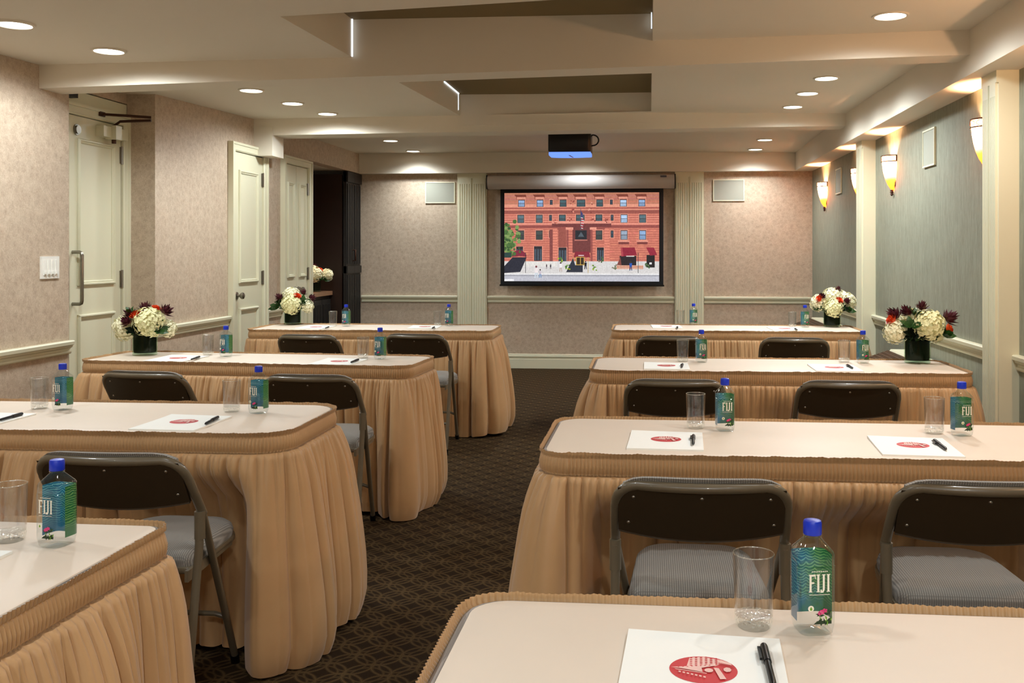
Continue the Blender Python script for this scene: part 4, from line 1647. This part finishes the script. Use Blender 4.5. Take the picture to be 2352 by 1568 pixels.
def make_pad(label):
    p = thing('notepad', label, 'notepad', (0, 0, 0), 0, 'notepads at the places')
    a = MB()
    # sheets with a faint curl at the top left corner
    nx, ny = 12, 12
    for z, sgn in ((0.0, 0), (0.005, 1)):
        vs = []
        for i in range(nx + 1):
            for j in range(ny + 1):
                u, v = i / nx, j / ny
                cur = 0.006 * max(0, v - u * 0.6 - 0.35) ** 2 * sgn
                vs.append(((u - 0.5) * PADW, (v - 0.5) * PADD, z + cur))
        a.add(vs, [(i * (ny + 1) + j, (i + 1) * (ny + 1) + j, (i + 1) * (ny + 1) + j + 1, i * (ny + 1) + j + 1) for i in range(nx) for j in range(ny)])
    m = (nx + 1) * (ny + 1)
    border = [i * (ny + 1) for i in range(nx + 1)] + [nx * (ny + 1) + j for j in range(1, ny + 1)] + [i * (ny + 1) + ny for i in range(nx - 1, -1, -1)] + [j for j in range(ny - 1, 0, -1)]
    for i in range(len(border)):
        a0, a1 = border[i], border[(i + 1) % len(border)]
        a.f.append((a0, a1, m + a1, m + a0))
        a.mi.append(0)
    a.build('sheets', 'paper', p, 40)
    e = MB()
    rx, ry, ox, oy = 0.047, 0.043, 0.0, 0.012
    zq = [0.0053]

    def pt(pts, mi, clip=True):
        zq[0] += 0.00004
        out = []
        for u, v in pts:
            if clip:
                q = math.hypot(u, v)
                if q > 0.97:
                    u, v = u * 0.97 / q, v * 0.97 / q
            out.append((ox + u * rx, oy + v * ry, zq[0]))
        e.add(out, [tuple(range(len(out)))], mi)

    pt([(math.cos(2 * PI * i / 40), math.sin(2 * PI * i / 40)) for i in range(40)], 0, False)
    # building block with windows
    pt([(-0.42, 0.9), (-0.5, 0.12), (0.35, 0.30), (0.55, 0.55), (0.5, 0.8), (0.0, 1.0)], 1)
    for i in range(6):
        for j in range(5):
            u, v = -0.40 + i * 0.15, 0.24 + j * 0.14 + i * 0.03
            if math.hypot(u, v) < 0.9:
                pt([(u, v), (u + 0.07, v + 0.015), (u + 0.07, v + 0.085), (u, v + 0.07)], 0)
    pt([(0.5, 0.75), (0.45, 0.5), (0.85, 0.35), (0.8, 0.55)], 1)
    for k in range(3):
        pt([(0.45, 0.55 - k * 0.07), (0.9, 0.36 - k * 0.07), (0.9, 0.33 - k * 0.07), (0.45, 0.52 - k * 0.07)], 0)
    pt([(-0.95, -0.02), (-0.6, 0.08), (0.36, 0.42), (0.36, 0.28), (-0.05, 0.05), (-0.02, -0.25), (-0.7, -0.05)], 1)
    for k in range(8):
        u = -0.75 + k * 0.13
        pt([(u, 0.0 + k * 0.035), (u + 0.05, 0.02 + k * 0.035), (u + 0.05, 0.06 + k * 0.035), (u, 0.04 + k * 0.035)], 0)
    pt([(0.30, 0.10), (0.45, 0.08), (0.66, -0.68), (0.48, -0.72)], 1)
    pt([(0.16 + 0.13 * math.cos(t), -0.12 + 0.15 * math.sin(t)) for t in np.linspace(0, 2 * PI, 12)[:-1]], 1)
    pt([(0.70 + 0.12 * math.cos(t), 0.0 + 0.18 * math.sin(t)) for t in np.linspace(0, 2 * PI, 8)[:-1]], 1)
    pt([(-0.85, -0.12), (0.1, -0.34), (0.1, -0.38), (-0.8, -0.18)], 1)
    for k in range(7):
        u = -0.72 + k * 0.12
        pt([(u, -0.28 - 0.05 * k), (u + 0.07, -0.30 - 0.05 * k), (u + 0.07, -0.40 - 0.05 * k), (u, -0.37 - 0.05 * k)], 1)
    e.build('emblem', ['red', 'pink'], p)
    return p


def make_pen(label):
    p = thing('pen', label, 'pen', (0, 0, 0), 0, 'black pens on the notepads')
    a = MB()

    def cyl(prof, mat, name):
        m = MB()
        n = 12
        vs = [(r * math.cos(2 * PI * i / n), y, 0.0055 + r * math.sin(2 * PI * i / n)) for r, y in prof for i in range(n)]
        m.add(vs, [(k * n + i, k * n + (i + 1) % n, (k + 1) * n + (i + 1) % n, (k + 1) * n + i) for k in range(len(prof) - 1) for i in range(n)])
        return m.build(name, mat, p, 50)
    cyl([(0.0, -0.068), (0.0012, -0.066), (0.0048, -0.052), (0.0050, 0.022), (0.0, 0.022)], 'black', 'barrel')
    cyl([(0.0, 0.012), (0.0058, 0.012), (0.0060, 0.060), (0.0052, 0.068), (0.0, 0.069)], 'black', 'cap')
    m = MB()
    m.box(-0.0100, -0.0062, 0.022, 0.062, 0.0040, 0.0075)
    m.box(-0.0085, -0.004, 0.054, 0.062, 0.0040, 0.0075)
    m.build('clip', 'black', p)
    return p


TN = {'R1': 'nearest right table', 'R2': 'second right table', 'R3': 'third right table', 'R4': 'farthest right table',
      'L1': 'nearest left table', 'L2': 'second left table', 'L3': 'third left table', 'L4': 'farthest left table'}
# table, place, bottle px, glass px, pad top corners px, pen (px top end, px bottom end)
PLACES = [
    ('R1', '', (1866, 1446), (1731, 1438), (1447, 1447), (1787, 1466), (1757, 1500), (1775, 1572)),
    ('L1', '', (131, 1250), (23, 1241), None, (30, 1264), None, None),
    ('L2', 'left place of the ', (144, 940), (91, 938), None, (84, 949), (46, 953), (0, 966)),
    ('L2', 'right place of the ', (594, 948), (532, 945), (392, 952), (536, 955), (500, 960), (470, 976)),
    ('R2', 'left place of the ', (1665, 988), (1598, 983), (1447, 989), (1617, 993), (1593, 1001), (1592, 1024)),
    ('R2', 'right place of the ', (2209, 999), (2146, 995), (1993, 1001), (2163, 1006), (2147, 1014), (2174, 1034)),
    ('L3', 'left place of the ', (519, 818), (478, 815), (393, 815), (482, 817), (459, 820), (437, 827)),
    ('L3', 'right place of the ', (873, 824), (834, 822), (756, 822), (843, 824), (822, 827), (806, 833)),
    ('R3', 'left place of the ', (1611, 831), (1568, 830), (1479, 832), (1580, 833), (1568, 837), (1566, 845)),
    ('R3', 'right place of the ', (1982, 833), (1939, 831), (1853, 836), (1958, 837), (1946, 839), (1960, 847)),
    ('L4', 'left place of the ', (795, 749), (765, 748), (706, 747), (775, 748), (756, 751), (746, 755)),
    ('L4', 'right place of the ', (1031, 748), (1005, 747), (948, 747), (1017, 747), (999, 751), (991, 756)),
    ('R4', 'left place of the ', (1593, 746), (1563, 745), (1496, 746), (1559, 746), (1556, 751), (1556, 755)),
    ('R4', 'right place of the ', (1849, 751), (1820, 750), (1760, 751), (1829, 751), (1826, 755), (1832, 759)),
]
bt0 = gl0 = pd0 = pn0 = None
rnd = random.Random(8)
for (tk, pl, bp, gp, tl, tr, p0, p1) in PLACES:
    where = pl + TN[tk]
    x, y = at(*bp)
    rz = (0.24 if tk[0] == 'R' else -0.26) + rnd.uniform(-0.07, 0.07)
    lab = 'water bottle with blue cap at the ' + where
    if bt0 is None:
        bt0 = make_bottle(lab)
        bt0.location, bt0.rotation_euler, bt0.scale = (x, y, TOP), (0, 0, rz), (0.955, 0.955, 0.955)
    else:
        dup(bt0, (x, y, TOP), rz, lab)
    x, y = at(*gp)
    lab = 'clear empty drinking glass at the ' + where
    if gl0 is None:
        gl0 = make_glass(lab)
        gl0.location = (x, y, TOP)
    else:
        dup(gl0, (x, y, TOP), rnd.uniform(0, 6), lab)
    # pad: top right corner fixed, width along the top edge
    cr = at(tr[0], tr[1], TOP + 0.005)
    if tl is not None:
        cl_ = at(tl[0], tl[1], TOP + 0.005)
        ang = math.atan2(cr[1] - cl_[1], cr[0] - cl_[0])
        ang = max(-0.06, min(0.06, ang))
        mx_, my_ = (cr[0] + cl_[0]) / 2, (cr[1] + cl_[1]) / 2
    else:
        ang = -0.01
        mx_, my_ = cr[0] - PADW / 2, cr[1]
    x, y = mx_ + math.sin(ang) * PADD / 2, my_ - math.cos(ang) * PADD / 2
    lab = 'white notepad with red emblem at the ' + where
    if pd0 is None:
        pd0 = make_pad(lab)
        pd0.location, pd0.rotation_euler = (x, y, TOP), (0, 0, ang)
    else:
        dup(pd0, (x, y, TOP), ang, lab)
    if p0 is None:
        continue
    a = at(p0[0], p0[1], TOP + 0.008)
    b = at(p1[0], p1[1], TOP + 0.008)
    rz = math.atan2(a[1] - b[1], a[0] - b[0]) - PI / 2
    rz = max(-0.5, min(0.5, rz))
    x, y = (a[0] + b[0]) / 2, (a[1] + b[1]) / 2
    lab = 'black pen on the notepad at the ' + where
    if pn0 is None:
        pn0 = make_pen(lab)
        pn0.location, pn0.rotation_euler = (x, y, TOP + 0.0058), (0, 0, rz)
    else:
        dup(pn0, (x, y, TOP + 0.0058), rz, lab)


# ------------------------------------------------------------------ flower arrangements
def hydrangea_mesh(seed):
    r = random.Random(seed)
    m = MB()
    N = 150
    for k in range(N):
        z = 1 - 1.75 * (k + 0.5) / N
        t = k * 2.39996 + r.uniform(-0.15, 0.15)
        q = math.sqrt(max(0, 1 - z * z))
        nrm = Vector((q * math.cos(t), q * math.sin(t), z)).normalized()
        rad = 1.0 + r.uniform(-0.07, 0.06) + 0.06 * math.sin(3 * t + 4 * z)
        c = nrm * rad
        u = nrm.orthogonal().normalized()
        v = nrm.cross(u)
        a0 = r.uniform(0, PI)
        s = r.uniform(0.14, 0.19)
        tilt = Vector((r.uniform(-1, 1), r.uniform(-1, 1), r.uniform(-1, 1))) * 0.35
        nn = (nrm + tilt).normalized()
        u = nn.orthogonal().normalized()
        v = nn.cross(u)
        for i in range(4):
            a = a0 + i * PI / 2
            d = u * math.cos(a) + v * math.sin(a)
            e = u * -math.sin(a) + v * math.cos(a)
            m.add([c, c + d * s * 0.55 + e * s * 0.52 + nn * 0.03, c + d * s * 1.05 + nn * 0.015, c + d * s * 0.55 - e * s * 0.52 + nn * 0.03], [(0, 1, 2, 3)])
    # core
    vs, fs = [], []
    for i in range(9):
        for j in range(14):
            a, b = PI * i / 8, 2 * PI * j / 14
            vs.append((0.86 * math.sin(a) * math.cos(b), 0.86 * math.sin(a) * math.sin(b), 0.86 * math.cos(a)))
    for i in range(8):
        for j in range(14):
            fs.append((i * 14 + j, i * 14 + (j + 1) % 14, (i + 1) * 14 + (j + 1) % 14, (i + 1) * 14 + j))
    m.add(vs, fs)
    return m


def spiky_mesh(seed):
    r = random.Random(seed)
    m = MB()
    for k in range(26):
        ring = k / 26
        t = k * 2.4
        el = 0.35 + 1.05 * ring
        d = Vector((math.cos(t) * math.cos(el), math.sin(t) * math.cos(el), math.sin(el)))
        s = d.cross(Vector((0, 0, 1))).normalized()
        L = r.uniform(0.85, 1.1)
        upv = s.cross(d)
        m.add([d * 0.05, d * L * 0.5 + s * 0.21 + upv * 0.06, d * L + upv * 0.12, d * L * 0.5 - s * 0.21 + upv * 0.06, d * L * 0.45 - upv * 0.05],
              [(0, 1, 4), (1, 2, 4), (0, 4, 3), (4, 2, 3)])
    return m


def rose_mesh():
    m = MB()
    for lay, (rad, h, n) in enumerate(((0.25, 0.95, 3), (0.5, 0.9, 4), (0.75, 0.75, 5), (1.0, 0.5, 6))):
        for k in range(n):
            a0 = 2 * PI * k / n + lay * 0.7
            w = PI / n * 1.35
            vs = []
            for i in range(5):
                a = a0 - w + 2 * w * i / 4
                for j, (rr, zz) in enumerate(((0.35, -0.4), (0.85, 0.1), (1.0, 0.75), (1.12, 1.0))):
                    q = 1 - 0.12 * abs(i - 2) ** 1.5 * (j == 3)
                    vs.append((rad * rr * math.cos(a), rad * rr * math.sin(a), (zz if zz < 0 else zz * h) * q))
            m.add(vs, [(i * 4 + j, (i + 1) * 4 + j, (i + 1) * 4 + j + 1, i * 4 + j + 1) for i in range(4) for j in range(3)])
    return m


def leaf_cluster(seed):
    r = random.Random(seed)
    m = MB()
    for k in range(9):
        t = r.uniform(0, 2 * PI)
        el = r.uniform(-0.1, 1.2)
        d = Vector((math.cos(t) * math.cos(el), math.sin(t) * math.cos(el), math.sin(el)))
        s = d.cross(Vector((r.uniform(-.3, .3), r.uniform(-.3, .3), 1))).normalized()
        n = s.cross(d)
        L = r.uniform(0.8, 1.15)
        w = 0.26
        P = [Vector((0, 0, 0)), d * 0.3 * L + s * w * 0.8 + n * 0.04, d * 0.65 * L + s * w * 0.8 + n * 0.02, d * L - n * 0.12,
             d * 0.65 * L - s * w * 0.8 + n * 0.02, d * 0.3 * L - s * w * 0.8 + n * 0.04, d * 0.3 * L, d * 0.65 * L]
        m.add(P, [(0, 1, 6), (1, 2, 7, 6), (2, 3, 7), (0, 6, 5), (6, 7, 4, 5), (7, 3, 4)])
    return m


PROTO = {}


def flower(kind, mat, name, parent, loc, s, dirv=None):
    key = (kind, mat)
    if key not in PROTO:
        mbx = {'h': lambda: hydrangea_mesh(5), 's': lambda: spiky_mesh(7), 'r': rose_mesh, 'l': lambda: leaf_cluster(9)}[kind]()
        o = mbx.build(name, mat, parent, 70 if kind in 'r' else None)
        PROTO[key] = o.data
    else:
        o = D.objects.new(name, PROTO[key])
        COL.objects.link(o)
        o.parent = parent
    o.location = loc
    o.scale = (s, s, s)
    if dirv is not None:
        q = Vector(dirv).to_track_quat('Z', 'Y')
        o.rotation_euler = q.to_euler()
    return o


def arrangement(loc, label, items):
    f = thing('flower_arrangement', label, 'flowers', loc, 0, 'hydrangea arrangements in glass vases')
    a = MB()
    a.lathe([(0.0, 0.001), (0.062, 0.0), (0.066, 0.003), (0.066, 0.130), (0.063, 0.130), (0.0625, 0.012), (0.0, 0.012)], 36, cap=False)
    v = a.build('vase', 'vase', f, 50)
    a = MB()
    a.lathe([(0.0, 0.016), (0.058, 0.016), (0.0605, 0.03), (0.0605, 0.118), (0.052, 0.126), (0.0, 0.13)], 30, cap=False)
    a.build('leaf_lining', 'darkleaf', v, 50)
    NM = {'h': 'hydrangea', 'g': 'hydrangea', 's': 'burgundy_bloom', 'r': 'rose', 'd': 'rose', 'l': 'foliage', 'k': 'foliage'}
    MT = {'h': 'hydr', 'g': 'hydr2', 's': 'burg', 'r': 'orange', 'd': 'burg', 'l': 'leaf', 'k': 'darkleaf'}
    KD = {'h': 'h', 'g': 'h', 's': 's', 'r': 'r', 'd': 'r', 'l': 'l', 'k': 'l'}
    for (kd, x, y, z, s) in items:
        dv = Vector((x * 1.6, y * 1.6, max(0.02, z - 0.08)))
        flower(KD[kd], MT[kd], NM[kd], f, (x, y, z), s, dv)
    # dark leaves filling the middle
    for (x, y, z, s, dv) in ((0, 0, 0.12, 0.10, (0, 0, 1)), (-0.03, -0.03, 0.125, 0.085, (-1, -1, 1)), (0.03, -0.03, 0.125, 0.085, (1, -1, 1)), (0, 0.03, 0.125, 0.085, (0, 1, 1))):
        flower('l', 'leaf', 'foliage', f, (x, y, z), s, dv)
    return f


x, y = at(333, 815)
arrangement((x, y, TOP), 'flower arrangement with two big white hydrangeas on the third left table', [
    ('h', -0.098, -0.02, 0.155, 0.070), ('g', 0.052, -0.055, 0.190, 0.080), ('h', 0.12, 0.02, 0.150, 0.05), ('h', 0.0, 0.07, 0.18, 0.07),
    ('s', -0.048, -0.075, 0.185, 0.055), ('s', -0.055, -0.03, 0.215, 0.065), ('s', -0.005, 0.01, 0.245, 0.06), ('s', 0.105, 0.0, 0.235, 0.065), ('r', -0.02, -0.06, 0.225, 0.030), ('r', 0.055, 0.015, 0.255, 0.028),
    ('l', 0.105, -0.06, 0.140, 0.07), ('l', -0.05, -0.05, 0.24, 0.05), ('k', -0.01, -0.065, 0.135, 0.07)])
x, y = at(2107, 833)
arrangement((x, y, TOP), 'flower arrangement on the right end of the third right table', [
    ('g', 0.042, -0.055, 0.200, 0.080), ('h', -0.118, -0.03, 0.165, 0.060), ('h', -0.09, 0.06, 0.19, 0.055), ('h', 0.10, 0.06, 0.16, 0.06), ('h', 0.0, 0.05, 0.22, 0.06),
    ('s', -0.10, -0.01, 0.235, 0.07), ('s', -0.05, -0.02, 0.25, 0.06), ('s', 0.02, 0.0, 0.275, 0.055), ('s', 0.135, -0.01, 0.225, 0.075), ('r', -0.135, -0.03, 0.225, 0.03), ('r', 0.15, -0.02, 0.18, 0.026),
    ('l', -0.05, -0.07, 0.19, 0.075), ('l', 0.11, -0.05, 0.15, 0.08), ('k', -0.03, -0.06, 0.14, 0.08), ('l', -0.02, -0.03, 0.25, 0.06)])
x, y = at(672, 745)
arrangement((x, y, TOP), 'flower arrangement on the left end of the farthest left table', [
    ('g', 0.012, -0.06, 0.165, 0.078), ('h', -0.01, 0.0, 0.225, 0.070), ('h', 0.125, -0.01, 0.145, 0.050),
    ('s', -0.075, -0.04, 0.205, 0.060), ('s', 0.14, 0.0, 0.205, 0.055), ('r', 0.055, -0.045, 0.225, 0.028), ('s', 0.06, 0.04, 0.24, 0.05),
    ('l', -0.10, -0.03, 0.135, 0.095), ('l', 0.09, -0.03, 0.165, 0.09), ('l', -0.09, 0.02, 0.17, 0.07), ('k', 0.03, -0.05, 0.13, 0.07)])
x, y = at(1911, 750)
arrangement((x, y, TOP), 'flower arrangement with orange roses on the farthest right table', [
    ('g', 0.0, -0.07, 0.150, 0.070), ('h', -0.10, -0.01, 0.185, 0.065), ('h', 0.0, 0.0, 0.225, 0.075), ('h', 0.11, 0.01, 0.195, 0.070), ('h', 0.065, 0.03, 0.225, 0.06),
    ('r', -0.105, -0.06, 0.215, 0.030), ('s', -0.072, -0.05, 0.225, 0.05), ('r', 0.040, -0.075, 0.205, 0.026), ('s', 0.085, -0.06, 0.195, 0.05), ('s', 0.04, 0.0, 0.275, 0.045),
    ('l', 0.09, -0.05, 0.13, 0.09), ('l', -0.10, -0.04, 0.14, 0.06), ('k', 0.05, -0.06, 0.14, 0.08)])
arrangement((-3.615, 10.13, 0.905), 'flower arrangement on the stone counter of the bar niche', [
    ('h', 0.012, -0.06, 0.195, 0.088), ('h', -0.07, 0.02, 0.225, 0.075), ('h', 0.13, 0.02, 0.185, 0.065), ('h', -0.11, -0.02, 0.16, 0.07),
    ('s', 0.0, -0.02, 0.255, 0.060), ('r', -0.035, -0.06, 0.235, 0.032), ('r', 0.07, -0.04, 0.235, 0.030), ('l', 0.10, -0.02, 0.13, 0.08), ('k', 0.02, -0.05, 0.13, 0.08)])

# ------------------------------------------------------------------ camera, world, view
cam = D.cameras.new('camera')
cam.sensor_width = 36.0
cam.lens = 36.0 * F_PX / 2352.0
cam.shift_x = (1176 - CX) / 2352.0
cam.shift_y = (CY - 784) / 2352.0
cam.clip_start = 0.05
co = D.objects.new('camera', cam)
COL.objects.link(co)
co.location = (0, 0, EYE)
co.rotation_euler = (PI / 2, 0, YAW)
SC.camera = co
w = D.worlds.new('world')
SC.world = w
w.use_nodes = True
w.node_tree.nodes['Background'].inputs[0].default_value = (0.8, 0.75, 0.65, 1)
w.node_tree.nodes['Background'].inputs[1].default_value = 0.02
SC.view_settings.view_transform = 'Standard'
SC.view_settings.look = 'None'
SC.view_settings.gamma = 1.0
SC.view_settings.exposure = 0.1
SC.view_settings.use_curve_mapping = False
